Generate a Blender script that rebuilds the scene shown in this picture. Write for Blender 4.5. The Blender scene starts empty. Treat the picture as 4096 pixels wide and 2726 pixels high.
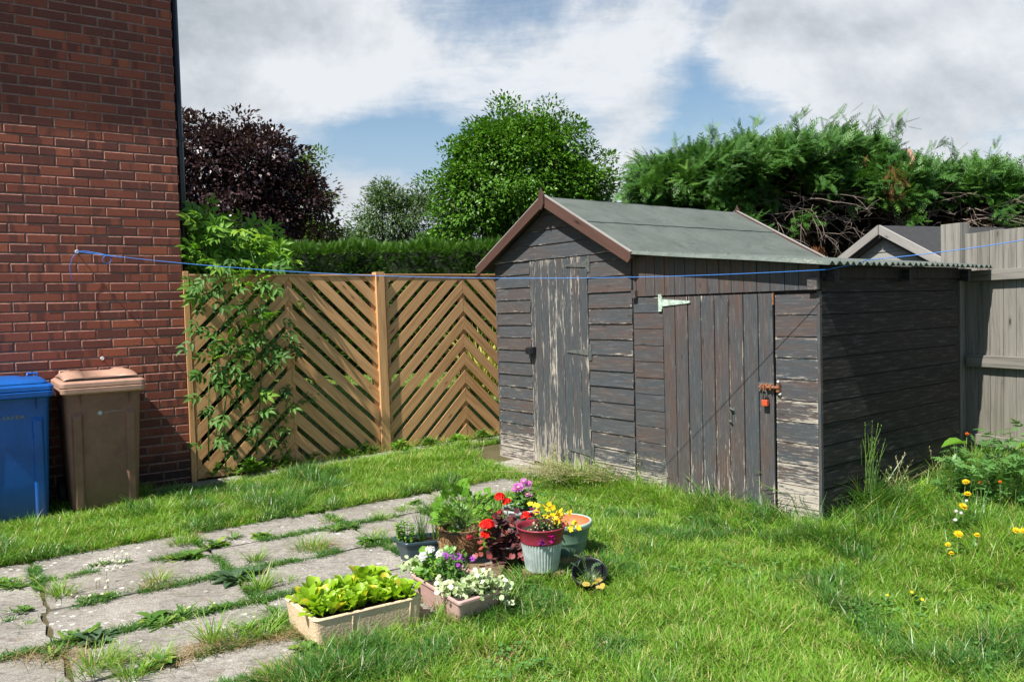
import bpy, bmesh, math, random
import numpy as np
from mathutils import Vector, Matrix
random.seed(7); RNG = np.random.default_rng(7)
R = math.radians
SC = bpy.context.scene; COL = SC.collection

# ------------------------------------------------------------------ camera
F_PX = 3222.3; PITCH = .03954; ROLL = -.02796; CAM_H = 1.42
_cp, _sp, _cr, _sr = math.cos(PITCH), math.sin(PITCH), math.cos(ROLL), math.sin(ROLL)
FW = np.array([0, _cp, -_sp]); _up = np.array([0, _sp, _cp]); _rt = np.array([1., 0, 0])
CR = _rt*_cr + _up*_sr; CU = -_rt*_sr + _up*_cr
CAM = np.array([0, 0, CAM_H])
cd = bpy.data.cameras.new('camera'); cd.sensor_width = 36; cd.lens = 36*F_PX/4096; cd.clip_end = 500; cd.clip_start = .05
co = bpy.data.objects.new('camera', cd); COL.objects.link(co); SC.camera = co
co.matrix_world = Matrix(((CR[0], CU[0], -FW[0], 0), (CR[1], CU[1], -FW[1], 0), (CR[2], CU[2], -FW[2], CAM_H), (0, 0, 0, 1)))

# ------------------------------------------------------------------ sun, exposure
SUN_AZ = R(46.0); SUN_EL = R(55)        # direction the light travels towards
sd = bpy.data.lights.new('sun', 'SUN'); sd.energy = 5.0; sd.angle = R(.55); sd.color = (1, .955, .88)
so = bpy.data.objects.new('sun', sd); COL.objects.link(so)
_L = Vector((math.cos(SUN_AZ)*math.cos(SUN_EL), math.sin(SUN_AZ)*math.cos(SUN_EL), -math.sin(SUN_EL)))
so.rotation_euler = _L.to_track_quat('-Z', 'Y').to_euler(); so.location = (-5, -5, 12)
SC.view_settings.view_transform = 'Standard'; SC.view_settings.look = 'None'
SC.view_settings.exposure = 0.8; SC.view_settings.gamma = 1
try:
    SC.cycles.max_bounces = 8; SC.cycles.transparent_max_bounces = 8; SC.cycles.use_denoising = True
except Exception: pass

# ------------------------------------------------------------------ node helper
class NT:
    def __init__(s, tree): s.t = tree
    def n(s, typ, ins=None, **pr):
        nd = s.t.nodes.new(typ)
        for k, v in pr.items(): setattr(nd, k, v)
        for k, v in (ins or {}).items():
            sock = nd.inputs[k]
            if isinstance(v, bpy.types.NodeSocket): s.t.links.new(v, sock)
            elif isinstance(v, bpy.types.Node): s.t.links.new(v.outputs[0], sock)
            else: sock.default_value = v
        return nd
    def m(s, op, a, b=0.0, c=0.0, clamp=False):
        nd = s.n('ShaderNodeMath', {0: a, 1: b, 2: c}, operation=op, use_clamp=clamp); return nd.outputs[0]
    def add(s, a, b): return s.m('ADD', a, b)
    def mul(s, a, b): return s.m('MULTIPLY', a, b)
    def sub(s, a, b): return s.m('SUBTRACT', a, b)
    def mix(s, f, a, b, bt='MIX'):
        nd = s.n('ShaderNodeMix', data_type='RGBA', blend_type=bt)
        for i, v in ((0, f), (6, a), (7, b)):
            if isinstance(v, bpy.types.NodeSocket): s.t.links.new(v, nd.inputs[i])
            elif isinstance(v, (tuple, list)): nd.inputs[i].default_value = tuple(v)+((1,) if len(v) == 3 else ())
            else: nd.inputs[i].default_value = v
        return nd.outputs[2]
    def ramp(s, f, lo, hi, smooth=True):
        nd = s.n('ShaderNodeMapRange', {0: f, 1: lo, 2: hi, 3: 0.0, 4: 1.0}, interpolation_type='SMOOTHSTEP' if smooth else 'LINEAR', clamp=True)
        return nd.outputs[0]
    def noise(s, vec, scale=1.0, detail=4.0, rough=.55, dist=0.0):
        return s.n('ShaderNodeTexNoise', {'Vector': vec, 'Scale': scale, 'Detail': detail, 'Roughness': rough, 'Distortion': dist}).outputs[0]
    def vmul(s, v, k): return s.n('ShaderNodeVectorMath', {0: v, 1: k}, operation='MULTIPLY').outputs[0]
    def attr(s, name): return s.n('ShaderNodeAttribute', attribute_name=name).outputs['Fac']
    def uv(s): return s.n('ShaderNodeTexCoord').outputs['UV']
    def pos(s): return s.n('ShaderNodeNewGeometry').outputs['Position']
    def xyz(s, v): return s.n('ShaderNodeSeparateXYZ', {0: v}).outputs

# ------------------------------------------------------------------ world: Nishita blue with procedural clouds
W = bpy.data.worlds.new('World'); SC.world = W; W.use_nodes = True
W.node_tree.nodes.clear(); w = NT(W.node_tree)
sky = w.n('ShaderNodeTexSky', sky_type='NISHITA', sun_disc=False, sun_elevation=SUN_EL,
          sun_rotation=math.atan2(-math.cos(SUN_AZ), -math.sin(SUN_AZ)), air_density=1.0, dust_density=.6, ozone_density=2.0)
SKY_STR = .1
dirv = w.n('ShaderNodeTexCoord').outputs['Generated']
dx, dy, dz = w.xyz(dirv)[0:3]
yy = w.m('MAXIMUM', dy, .12)
TX = w.m('DIVIDE', dx, yy); TZ = w.m('DIVIDE', dz, yy)      # direction as slopes: bearing east and height
hz = w.m('MAXIMUM', w.add(dz, .16), .05)
pl = w.n('ShaderNodeCombineXYZ', {0: w.m('DIVIDE', dx, hz), 1: w.m('DIVIDE', dy, hz), 2: 0.0}).outputs[0]
wp1 = w.n('ShaderNodeTexNoise', {'Vector': pl, 'Scale': 1.6, 'Detail': 5.0, 'Roughness': .6}).outputs[1]
warp = w.n('ShaderNodeVectorMath', {0: w.n('ShaderNodeVectorMath', {0: wp1, 1: (.5, .5, .5)}, operation='SUBTRACT').outputs[0], 1: (.16, .1, .1)}, operation='MULTIPLY').outputs[0]
wx, wz, _ = w.xyz(warp)[0:3]
TXw = w.add(TX, wx); TZw = w.add(TZ, wz)
def blob(X, Y, sx, sy, wt, rot=0.0):
    hy = 711-.028*(X-1178); cx = (X-1178)/1854; cz = (hy-Y)/1854; sx /= 1854; sy /= 1854
    a = w.sub(TXw, cx); b = w.sub(TZw, cz); c, s_ = math.cos(R(rot)), math.sin(R(rot))
    u = w.mul(w.add(w.mul(a, c), w.mul(b, s_)), 1/sx); v = w.mul(w.sub(w.mul(b, c), w.mul(a, s_)), 1/sy)
    q = w.add(w.mul(u, u), w.mul(v, v))
    return w.mul(w.m('POWER', 2.718, w.mul(q, -.5)), wt)
def total(bl):
    acc = None
    for b in bl:
        v = blob(*b); acc = v if acc is None else w.add(acc, v)
    return acc
front = w.mul(w.ramp(dy, .0, .35), w.ramp(dz, .74, .56))
dv = w.vmul(dirv, (1.0, 1.0, 1.35))
fb = w.noise(dv, 3.1, 12.0, .60, .2); fb2 = w.noise(dv, 8.0, 10.0, .66, .25)
fb3 = w.noise(w.n('ShaderNodeMapping', {'Vector': pl, 'Rotation': (0, 0, R(25)), 'Scale': (1.0, 2.6, 1)}).outputs[0], 3.2, 9.0, .66, .8)
dens = w.add(w.add(w.mul(w.sub(fb, .5), 2.6), w.mul(w.sub(fb2, .5), 1.5)), w.mul(w.sub(fb3, .5), .9))
cover = total([(600, 60, 260, 110, 1.1), (760, 180, 150, 55, .75), (520, 260, 150, 60, .6), (860, 320, 130, 34, -.55, -14), (1010, 345, 110, 30, -.5, -10),
               (1430, 180, 210, 110, .38, 25), (1060, 90, 190, 80, .2), (1230, 30, 130, 50, -.5), (1080, 20, 90, 40, -.3), (1000, 330, 260, 60, -.25, -8), (1590, 200, 42, 170, -.85, -12), (1700, 265, 60, 50, -.55), (2290, 330, 40, 40, -.3), (1330, 250, 60, 60, -.2),
               (1790, 80, 170, 90, .9), (2050, 60, 260, 110, .9), (2250, 190, 190, 110, .7), (1990, 300, 160, 50, .1), (1850, 240, 80, 40, -.35),
               (850, 470, 250, 50, .5), (1430, 430, 120, 60, .5), (2250, 370, 200, 60, .5), (1330, 330, 160, 60, .15), (1950, 190, 60, 30, .4)])
cov = w.add(w.add(w.mul(cover, 1.0), w.add(dens, .10)), w.mul(w.sub(1.0, front), -.7))
mask = w.add(w.mul(w.ramp(cov, -.5, .45), .55), w.mul(w.ramp(cov, .15, .75), .42))
shade = total([(560, 40, 240, 75, .75), (520, 235, 130, 40, .4), (1960, 55, 210, 42, .6), (2230, 215, 170, 50, .5), (1720, 45, 90, 36, .25), (850, 455, 200, 30, .35), (720, 165, 110, 36, -.5), (1820, 165, 90, 40, -.3), (1430, 415, 110, 24, .2), (2150, 120, 80, 30, -.2)])
dvs = w.n('ShaderNodeVectorMath', {0: dv, 1: (.012, 0, -.045)}, operation='ADD').outputs[0]
shn = w.add(w.mul(w.sub(w.noise(dvs, 7.0, 10.0, .66, .3), .5), 1.3), w.mul(w.sub(w.noise(dvs, 3.1, 12.0, .60, .2), fb), 3.0))
shf = w.ramp(w.add(w.add(shade, shn), .10), .0, 1.05, False)
ccol = w.mix(shf, (.86, .89, .93), (.46, .51, .56))
skyc = w.mix(1.0, sky.outputs[0], (SKY_STR*1.30, SKY_STR*1.42, SKY_STR*1.36), 'MULTIPLY')
skyc = w.mix(w.mul(w.ramp(dz, .30, .06), .85), skyc, (.50, .60, .72)); fin = w.mix(mask, skyc, ccol)
below = w.ramp(dz, -.03, .0); fin = w.mix(below, (.05, .08, .04), fin)
bg = w.n('ShaderNodeBackground', {'Color': fin, 'Strength': .57})
w.n('ShaderNodeOutputWorld', {'Surface': bg.outputs[0]})

# ------------------------------------------------------------------ frames of the place
def ray(x, y):
    k = 4096/2356; return FW + CR*((x*k-2048)/F_PX) - CU*((y*k-1363)/F_PX)
def at(x, y, z=0.0):
    d = ray(x, y); return CAM + d*((z-CAM_H)/d[2])
def far(x, y, dist):
    return CAM + ray(x, y)*dist
def smooth(t): t = np.clip(t, 0, 1); return t*t*(3-2*t)
def gz(x, y):
    x = np.asarray(x, float); y = np.asarray(y, float)
    a = .07*smooth((y-6.1)/1.7); b = .07*smooth((y-4.3)/1.5)*smooth((x-.9)/1.0)
    return np.maximum(a, b)
Z3 = np.array([0, 0, 1.])
class Frame:
    def __init__(s, o, az): s.o = np.array(o, float); s.x = np.array([math.cos(az), math.sin(az), 0]); s.y = np.array([-s.x[1], s.x[0], 0]); s.az = az
    def __call__(s, a, b, z=0): return s.o + s.x*a + s.y*b + Z3*z
    def loc(s, p): v = np.array(p)-s.o; return v@s.x, v@s.y, v[2]
HO = Frame((-2.767, 6.816, 0), R(34.4))       # house wall: a along the wall, -y towards the garden
SF = Frame((-.124, 7.502, 0), R(-52.6))       # shed: x along its front, y to its back
def hs(a, b, z=0): return HO(a, -b, z)         # b = metres in front of the brick wall

# ------------------------------------------------------------------ mesh building
def tag(o, label=None, cat=None, group=None, kind=None):
    if label: o['label'] = label
    if cat: o['category'] = cat
    if group: o['group'] = group
    if kind: o['kind'] = kind
    return o
def empty(name, loc, label, cat, group=None):
    o = bpy.data.objects.new(name, None); COL.objects.link(o); o.location = Vector(loc); o.empty_display_size = .1
    bpy.context.view_layer.update() if False else None
    return tag(o, label, cat, group)
def link(name, me, mats, parent=None, bevel=0, smoothf=False, label=None):
    for m in (mats if isinstance(mats, (list, tuple)) else [mats]): me.materials.append(m)
    if smoothf: me.polygons.foreach_set('use_smooth', [True]*len(me.polygons))
    o = bpy.data.objects.new(name, me); COL.objects.link(o)
    if parent is not None:
        o.parent = parent; p = parent
        off = Vector((0, 0, 0))
        while p is not None: off += p.location; p = p.parent
        o.location = -off
    if bevel:
        b = o.modifiers.new('bevel', 'BEVEL'); b.width = bevel; b.segments = 2; b.limit_method = 'ANGLE'; b.angle_limit = R(40)
    if label: o['label'] = label
    return o
class MB:
    def __init__(s): s.v = []; s.f = []; s.uv = []; s.uv2 = []; s.rnd = []; s.wear = []; s.mi = []
    def face(s, idx, uv=None, rnd=0.0, wear=0.0, mi=0, uv2=None):
        s.f.append(tuple(idx)); s.uv2.extend(uv2 if uv2 is not None else [(.5, .5)]*len(idx)); s.uv.extend(uv if uv is not None else [(0, 0)]*len(idx)); s.rnd.append(rnd); s.wear.append(wear); s.mi.append(mi)
    def vs(s, pts):
        n = len(s.v); s.v.extend([tuple(p) for p in pts]); return n
    def plank(s, o, l, w_, t, wear=0.0, rnd=None, mi=0, jit=0.0):
        """box: o corner, l length vector, w_ width vector, t thickness vector"""
        o, l, w_, t = (np.array(q, float) for q in (o, l, w_, t))
        if rnd is None: rnd = random.random()
        P = [o, o+l, o+l+w_, o+w_, o+t, o+l+t, o+l+w_+t, o+w_+t]
        if jit: P = [p+np.array([random.uniform(-jit, jit) for _ in range(3)]) for p in P]
        n = s.vs(P); L, Wd, T = np.linalg.norm(l), np.linalg.norm(w_), np.linalg.norm(t)
        u0, v0 = random.random()*20, random.random()*20
        if np.dot(np.cross(l, w_), t) < 0: rev = True
        else: rev = False
        fs = [((0, 3, 2, 1), [(0, 0), (0, Wd), (L, Wd), (L, 0)]), ((4, 5, 6, 7), [(0, 0), (L, 0), (L, Wd), (0, Wd)]),
              ((0, 1, 5, 4), [(0, 0), (L, 0), (L, T), (0, T)]), ((2, 3, 7, 6), [(L, 0), (0, 0), (0, T), (L, T)]),
              ((1, 2, 6, 5), [(0, 0), (.02, 0), (.02, T), (0, T)]), ((3, 0, 4, 7), [(0, 0), (.02, 0), (.02, T), (0, T)])]
        for idx, uv in fs:
            uv = [(u0+a, v0+b) for a, b in uv]; idx = [n+i for i in idx]
            if rev: idx = idx[::-1]; uv = uv[::-1]
            s.face(idx, uv, rnd, wear, mi)
    def box(s, fr, x0, x1, y0, y1, z0, z1, **k):
        s.plank(fr(x0, y0, z0), fr.x*(x1-x0), Z3*(z1-z0), fr.y*(y1-y0), **k)
    def vbox(s, fr, x0, x1, y0, y1, z0, z1, **k):
        s.plank(fr(x0, y0, z0), Z3*(z1-z0), fr.x*(x1-x0), fr.y*(y1-y0), **k)
    def prism(s, poly, fn, t0, t1, rnd=None, wear=0.0, mi=0, dirn=(1, 0), uv2=None):
        """poly: 2D points; fn(a, z, t) -> world; grain runs along dirn"""
        if rnd is None: rnd = random.random()
        k = len(poly); u0, v0 = random.random()*20, random.random()*20
        d = np.array(dirn, float); d /= np.linalg.norm(d); e = np.array([-d[1], d[0]])
        uvs = [(u0+np.dot(p, d), v0+np.dot(p, e)) for p in poly]
        n = s.vs([fn(p[0], p[1], t0) for p in poly]+[fn(p[0], p[1], t1) for p in poly])
        s.face([n+i for i in range(k)], uvs, rnd, wear, mi); s.face([n+k+i for i in range(k)][::-1], uvs[::-1], rnd, wear, mi, uv2=uv2[::-1] if uv2 else None)
        for i in range(k):
            j = (i+1) % k; ln = math.dist(poly[i], poly[j])
            s.face([n+i, n+k+i, n+k+j, n+j], [uvs[i], (uvs[i][0], uvs[i][1]+.02), (uvs[j][0], uvs[j][1]+.02), uvs[j]], rnd, wear, mi)
    def tube(s, pts, r, seg=8, rnd=0.5, mi=0, cap=True):
        pts = [np.array(p, float) for p in pts]; n0 = len(s.v); m = len(pts)
        rs = r if isinstance(r, (list, tuple, np.ndarray)) else [r]*m
        prev = None
        for i, p in enumerate(pts):
            d = pts[min(i+1, m-1)]-pts[max(i-1, 0)]; d = d/(np.linalg.norm(d)+1e-9)
            if prev is None:
                a = np.cross(d, [0, 0, 1.]);
                if np.linalg.norm(a) < .1: a = np.cross(d, [1., 0, 0])
            else: a = prev-d*np.dot(prev, d)
            a = a/(np.linalg.norm(a)+1e-9); prev = a; b = np.cross(d, a)
            s.vs([p+(a*math.cos(2*math.pi*j/seg)+b*math.sin(2*math.pi*j/seg))*rs[i] for j in range(seg)])
        ln = 0
        for i in range(m-1):
            l2 = ln+np.linalg.norm(pts[i+1]-pts[i])
            for j in range(seg):
                k = (j+1) % seg
                s.face([n0+i*seg+j, n0+i*seg+k, n0+(i+1)*seg+k, n0+(i+1)*seg+j], [(ln, j/seg*.3), (ln, (j+1)/seg*.3), (l2, (j+1)/seg*.3), (l2, j/seg*.3)], rnd, 0, mi)
            ln = l2
        if cap:
            s.face([n0+j for j in range(seg)][::-1], None, rnd, 0, mi); s.face([n0+(m-1)*seg+j for j in range(seg)], None, rnd, 0, mi)
    def lathe(s, c, prof, seg=48, rnd=.5, mi=0, rmod=None, M=None):
        n0 = len(s.v); c = np.array(c, float)
        for i, (r, z) in enumerate(prof):
            pts = []
            for j in range(seg):
                a = 2*math.pi*j/seg; rr = rmod(r, z, a, i) if rmod else r
                q = np.array([rr*math.cos(a), rr*math.sin(a), z])
                if M is not None: q = M@q
                pts.append(c+q)
            s.vs(pts)
        for i in range(len(prof)-1):
            for j in range(seg):
                k = (j+1) % seg
                s.face([n0+i*seg+j, n0+i*seg+k, n0+(i+1)*seg+k, n0+(i+1)*seg+j], [(j/seg, prof[i][1]), ((j+1)/seg, prof[i][1]), ((j+1)/seg, prof[i+1][1]), (j/seg, prof[i+1][1])], rnd, 0, mi)
    def rings(s, rings, closed=True, cap0=True, cap1=True, mi=0, rnd=.5):
        n0 = len(s.v); k = len(rings[0])
        for r in rings: s.vs(r)
        for i in range(len(rings)-1):
            for j in range(k if closed else k-1):
                q = (j+1) % k
                s.face([n0+i*k+j, n0+i*k+q, n0+(i+1)*k+q, n0+(i+1)*k+j], None, rnd, 0, mi)
        if cap0: s.face([n0+j for j in range(k)][::-1], None, rnd, 0, mi)
        if cap1: s.face([n0+(len(rings)-1)*k+j for j in range(k)], None, rnd, 0, mi)
    def build(s, name, mats, parent=None, bevel=0, smoothf=False, label=None):
        me = bpy.data.meshes.new(name); me.from_pydata(s.v, [], s.f)
        ul = me.uv_layers.new(name='UVMap'); ul.data.foreach_set('uv', np.array(s.uv, dtype=np.float32).ravel())
        if any(q != (.5, .5) for q in s.uv2[:400]): ul = me.uv_layers.new(name='EdgeUV'); ul.data.foreach_set('uv', np.array((s.uv2+[(.5, .5)]*len(s.uv))[:len(s.uv)], dtype=np.float32).ravel())
        me.uv_layers.active_index = 0
        a = me.attributes.new('rnd', 'FLOAT', 'FACE'); a.data.foreach_set('value', np.array(s.rnd, dtype=np.float32))
        a = me.attributes.new('wear', 'FLOAT', 'FACE'); a.data.foreach_set('value', np.array(s.wear, dtype=np.float32))
        me.polygons.foreach_set('material_index', s.mi)
        return link(name, me, mats, parent, bevel, smoothf, label)
def bulk(name, V, Fc, mats, parent=None, rnd=None, uv=None, smoothf=False, label=None, mi=None):
    """V (N,3); Fc (M,k)"""
    V = np.asarray(V, np.float32); Fc = np.asarray(Fc, np.int32); M, k = Fc.shape
    me = bpy.data.meshes.new(name); me.vertices.add(len(V)); me.vertices.foreach_set('co', V.ravel())
    me.loops.add(M*k); me.loops.foreach_set('vertex_index', Fc.ravel())
    me.polygons.add(M); me.polygons.foreach_set('loop_start', np.arange(0, M*k, k, dtype=np.int32))
    try: me.polygons.foreach_set('loop_total', np.full(M, k, np.int32))
    except Exception: pass
    if rnd is not None:
        a = me.attributes.new('rnd', 'FLOAT', 'FACE'); a.data.foreach_set('value', np.asarray(rnd, np.float32))
    if uv is not None:
        ul = me.uv_layers.new(name='UVMap'); ul.data.foreach_set('uv', np.asarray(uv, np.float32).ravel())
    if mi is not None: me.polygons.foreach_set('material_index', np.asarray(mi, np.int32))
    me.update(calc_edges=True)
    return link(name, me, mats, parent, 0, smoothf, label)

# leaf templates: x along the leaf, y across, z up; quads and triangles are all written as quads (last index repeated -> triangles)
def tpl_ovate(w_=.5, fold=.12, curl=.2, n=4, tip=1.0):
    xs = np.linspace(0, 1, n+1); V = []; Fq = []
    for i, x in enumerate(xs):
        h = w_*.5*math.sin(math.pi*min(1, (x**.75)))**.8 if 0 < x < 1 else 0.004
        z = -curl*x*x
        V += [(x, -h, z+fold*h*2), (x, 0, z), (x, h, z+fold*h*2)]
    for i in range(n):
        a = i*3; b = a+3
        Fq += [(a, b, b+1, a+1), (a+1, b+1, b+2, a+2)]
    return np.array(V, float), np.array(Fq)
def tpl_spat(w_, fold, curl, n=5):
    V = []; Fq = []; P_ = [(0, .10), (.3, .16), (.6, .42), (.82, .5), (.95, .34), (1.0, .06)]
    for x, h in P_:
        h *= w_; V += [(x, -h, -curl*x*x+fold*h), (x, 0, -curl*x*x), (x, h, -curl*x*x+fold*h)]
    for i in range(len(P_)-1): a = i*3; b = a+3; Fq += [(a, b, b+1, a+1), (a+1, b+1, b+2, a+2)]
    return np.array(V, float), np.array(Fq)
def tpl_simple(w_=.5, fold=.1, curl=.15):
    V = [(0, 0, 0), (.45, -w_/2, fold-curl*.2), (1, 0, -curl), (.45, w_/2, fold-curl*.2), ]
    return np.array(V, float), np.array([(0, 1, 2, 3)])
def tpl_round(lobes=5, seg=20, depth=.12, cup=.15, stalk=True):
    V = [(.5, 0, 0)]; Fq = []
    for j in range(seg):
        a = 2*math.pi*j/seg+math.pi; r = .5*(1-depth+depth*abs(math.cos(lobes*a/2))); 
        if j == 0: r *= .45
        V.append((.5+r*math.cos(a), r*math.sin(a), cup*(r*2)**2*.5+.03*math.sin(3*a)))
    for j in range(0, seg, 2):
        Fq.append((0, 1+j, 1+(j+1) % seg, 1+(j+2) % seg))
    return np.array(V, float), np.array(Fq)
def tpl_lobed(pairs=4, w_=.45, curl=.15):
    """dandelion / ragwort like: toothed strip"""
    V = []; Fq = []; n = pairs*2
    for i in range(n+1):
        x = i/n; env = math.sin(math.pi*(.12+.8*x))
        h = w_*.5*env*(1.0 if i % 2 else .35)
        V += [(x+(.05 if i % 2 else 0), -h, -curl*x*x+.08*h), (x, 0, -curl*x*x), (x+(.05 if i % 2 else 0), h, -curl*x*x+.08*h)]
    for i in range(n):
        a = i*3; b = a+3; Fq += [(a, b, b+1, a+1), (a+1, b+1, b+2, a+2)]
    return np.array(V, float), np.array(Fq)
def basis(d, up=None, roll=None):
    """rows of unit directions -> matrices with x along d; z close to up"""
    d = d/np.linalg.norm(d, axis=1, keepdims=True)
    u = np.tile([0, 0, 1.], (len(d), 1)) if up is None else up
    y = np.cross(u, d); ny = np.linalg.norm(y, axis=1, keepdims=True); y = np.where(ny > 1e-3, y/np.maximum(ny, 1e-6), [1., 0, 0])
    z = np.cross(d, y)
    if roll is not None:
        c = np.cos(roll)[:, None]; s_ = np.sin(roll)[:, None]; y, z = y*c+z*s_, z*c-y*s_
    return np.stack([d, y, z], axis=2)
def inst(tpl, P, B, S):
    V, Fq = tpl; S = np.asarray(S, float)
    if S.ndim == 1: S = np.stack([S, S, S], 1)
    X = V[None]*S[:, None, :]
    out = np.einsum('kij,knj->kni', B, X)+P[:, None, :]
    K = len(P); idx = (Fq[None]+(np.arange(K)*len(V))[:, None, None]).reshape(-1, Fq.shape[1])
    return out.reshape(-1, 3), idx, np.repeat(RNG.random(K), len(Fq))
def merge(parts):
    V = []; Fc = []; r = []; n = 0
    for v, f, q in parts: V.append(v); Fc.append(f+n); r.append(q); n += len(v)
    return np.concatenate(V), np.concatenate(Fc), np.concatenate(r)
def rdir(n, zlo=-1, zhi=1):
    z = RNG.uniform(zlo, zhi, n); a = RNG.uniform(0, 2*math.pi, n); q = np.sqrt(np.maximum(0, 1-z*z))
    return np.stack([q*np.cos(a), q*np.sin(a), z], 1)

# ------------------------------------------------------------------ materials
def newmat(name):
    m = bpy.data.materials.new(name); m.use_nodes = True; m.node_tree.nodes.clear(); return m, NT(m.node_tree)
def finish(nt, col, rough=.6, bump=None, bstr=.3, bdist=.002, metal=0.0, spec=.5, **extra):
    ins = {'Base Color': col if isinstance(col, bpy.types.NodeSocket) else tuple(col)+(1,), 'Roughness': rough, 'Metallic': metal, 'Specular IOR Level': spec}
    ins.update(extra)
    if bump is not None:
        ins['Normal'] = nt.n('ShaderNodeBump', {'Strength': bstr, 'Distance': bdist, 'Height': bump}).outputs[0]
    b = nt.n('ShaderNodeBsdfPrincipled', ins)
    nt.n('ShaderNodeOutputMaterial', {'Surface': b.outputs[0]}); return b
def m_plain(name, c, rough=.5, metal=0.0, var=.15, scale=12, bstr=.15, c2=None, spec=.5, bdist=.001):
    m, n = newmat(name); p = n.n('ShaderNodeTexCoord').outputs['Object']
    f = n.noise(p, scale, 6, .65); f2 = n.noise(p, scale*9, 3, .6)
    dk = tuple(max(0, q*(1-var*2)) for q in c) if c2 is None else c2
    col = n.mix(n.ramp(n.add(n.mul(f, .75), n.mul(f2, .25)), .3, .65), dk, tuple(min(1, q*(1+var*.6)) for q in c))
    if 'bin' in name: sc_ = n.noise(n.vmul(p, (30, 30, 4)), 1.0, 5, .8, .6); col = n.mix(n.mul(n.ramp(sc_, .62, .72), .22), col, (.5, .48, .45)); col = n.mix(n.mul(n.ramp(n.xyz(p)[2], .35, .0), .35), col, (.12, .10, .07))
    finish(n, col, rough, f2, bstr, bdist, metal, spec); return m
def m_leaf(name, ca, cb, cc=None, trans=.35, rough=.45, spec=.4):
    m, n = newmat(name); r = n.attr('rnd'); p = n.pos()
    big = n.noise(p, 2.2, 3, .5)
    col = n.mix(n.ramp(n.add(n.mul(r, .6), n.mul(big, .4)), .15, .8, False), ca, cb)
    if cc is not None: col = n.mix(n.ramp(r, .86, .93), col, cc)
    b = n.n('ShaderNodeBsdfPrincipled', {'Base Color': col, 'Roughness': rough, 'Specular IOR Level': spec})
    t = n.n('ShaderNodeBsdfTranslucent', {'Color': n.mix(1.0, col, (1.15, 1.2, .6), 'MULTIPLY')})
    ms = n.n('ShaderNodeMixShader', {0: trans, 1: b.outputs[0], 2: t.outputs[0]})
    n.n('ShaderNodeOutputMaterial', {'Surface': ms.outputs[0]}); return m
def m_wood(name, ca, cb, dark, grain=(1.6, 38), knots=True, rough=.75, algae=None, gv=.5):
    """bare timber: colour varies board by board, long grain, knots"""
    m, n = newmat(name); uv = n.uv(); r = n.attr('rnd')
    g1 = n.noise(n.vmul(uv, (grain[0], grain[1], 1)), 1.0, 6, .65, .6)
    g2 = n.noise(n.vmul(uv, (grain[0]*3, grain[1]*4, 1)), 1.0, 3, .6)
    big = n.noise(n.vmul(uv, (1.2, 5, 1)), 1.0, 3, .5)
    base = n.mix(n.m('ADD', n.mul(r, .65), n.mul(big, .35)), ca, cb)
    col = n.mix(n.mul(n.ramp(n.add(n.mul(g1, .7), n.mul(g2, .3)), .42, .68), gv), base, dark)
    if knots:
        vo = n.n('ShaderNodeTexVoronoi', {'Vector': n.vmul(uv, (2.6, 9.0, 1)), 'Scale': 1.0}, feature='F1', distance='EUCLIDEAN').outputs['Distance']
        kn = n.sub(1.0, n.ramp(n.add(vo, n.mul(n.sub(g2, .5), .05)), .045, .1)); col = n.mix(n.mul(kn, .9), col, tuple(q*.4 for q in dark))
        ring = n.sub(1.0, n.ramp(vo, .08, .2)); col = n.mix(n.mul(ring, .3), col, dark)
    if algae is not None:
        z = n.xyz(n.pos())[2]; col = n.mix(n.mul(n.ramp(n.add(z, n.mul(big, .9)), 1.6, 0.3), .5), col, algae)
    finish(n, col, rough, n.add(n.mul(g1, .6), n.mul(g2, .4)), .5, .002, spec=.25); return m
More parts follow.
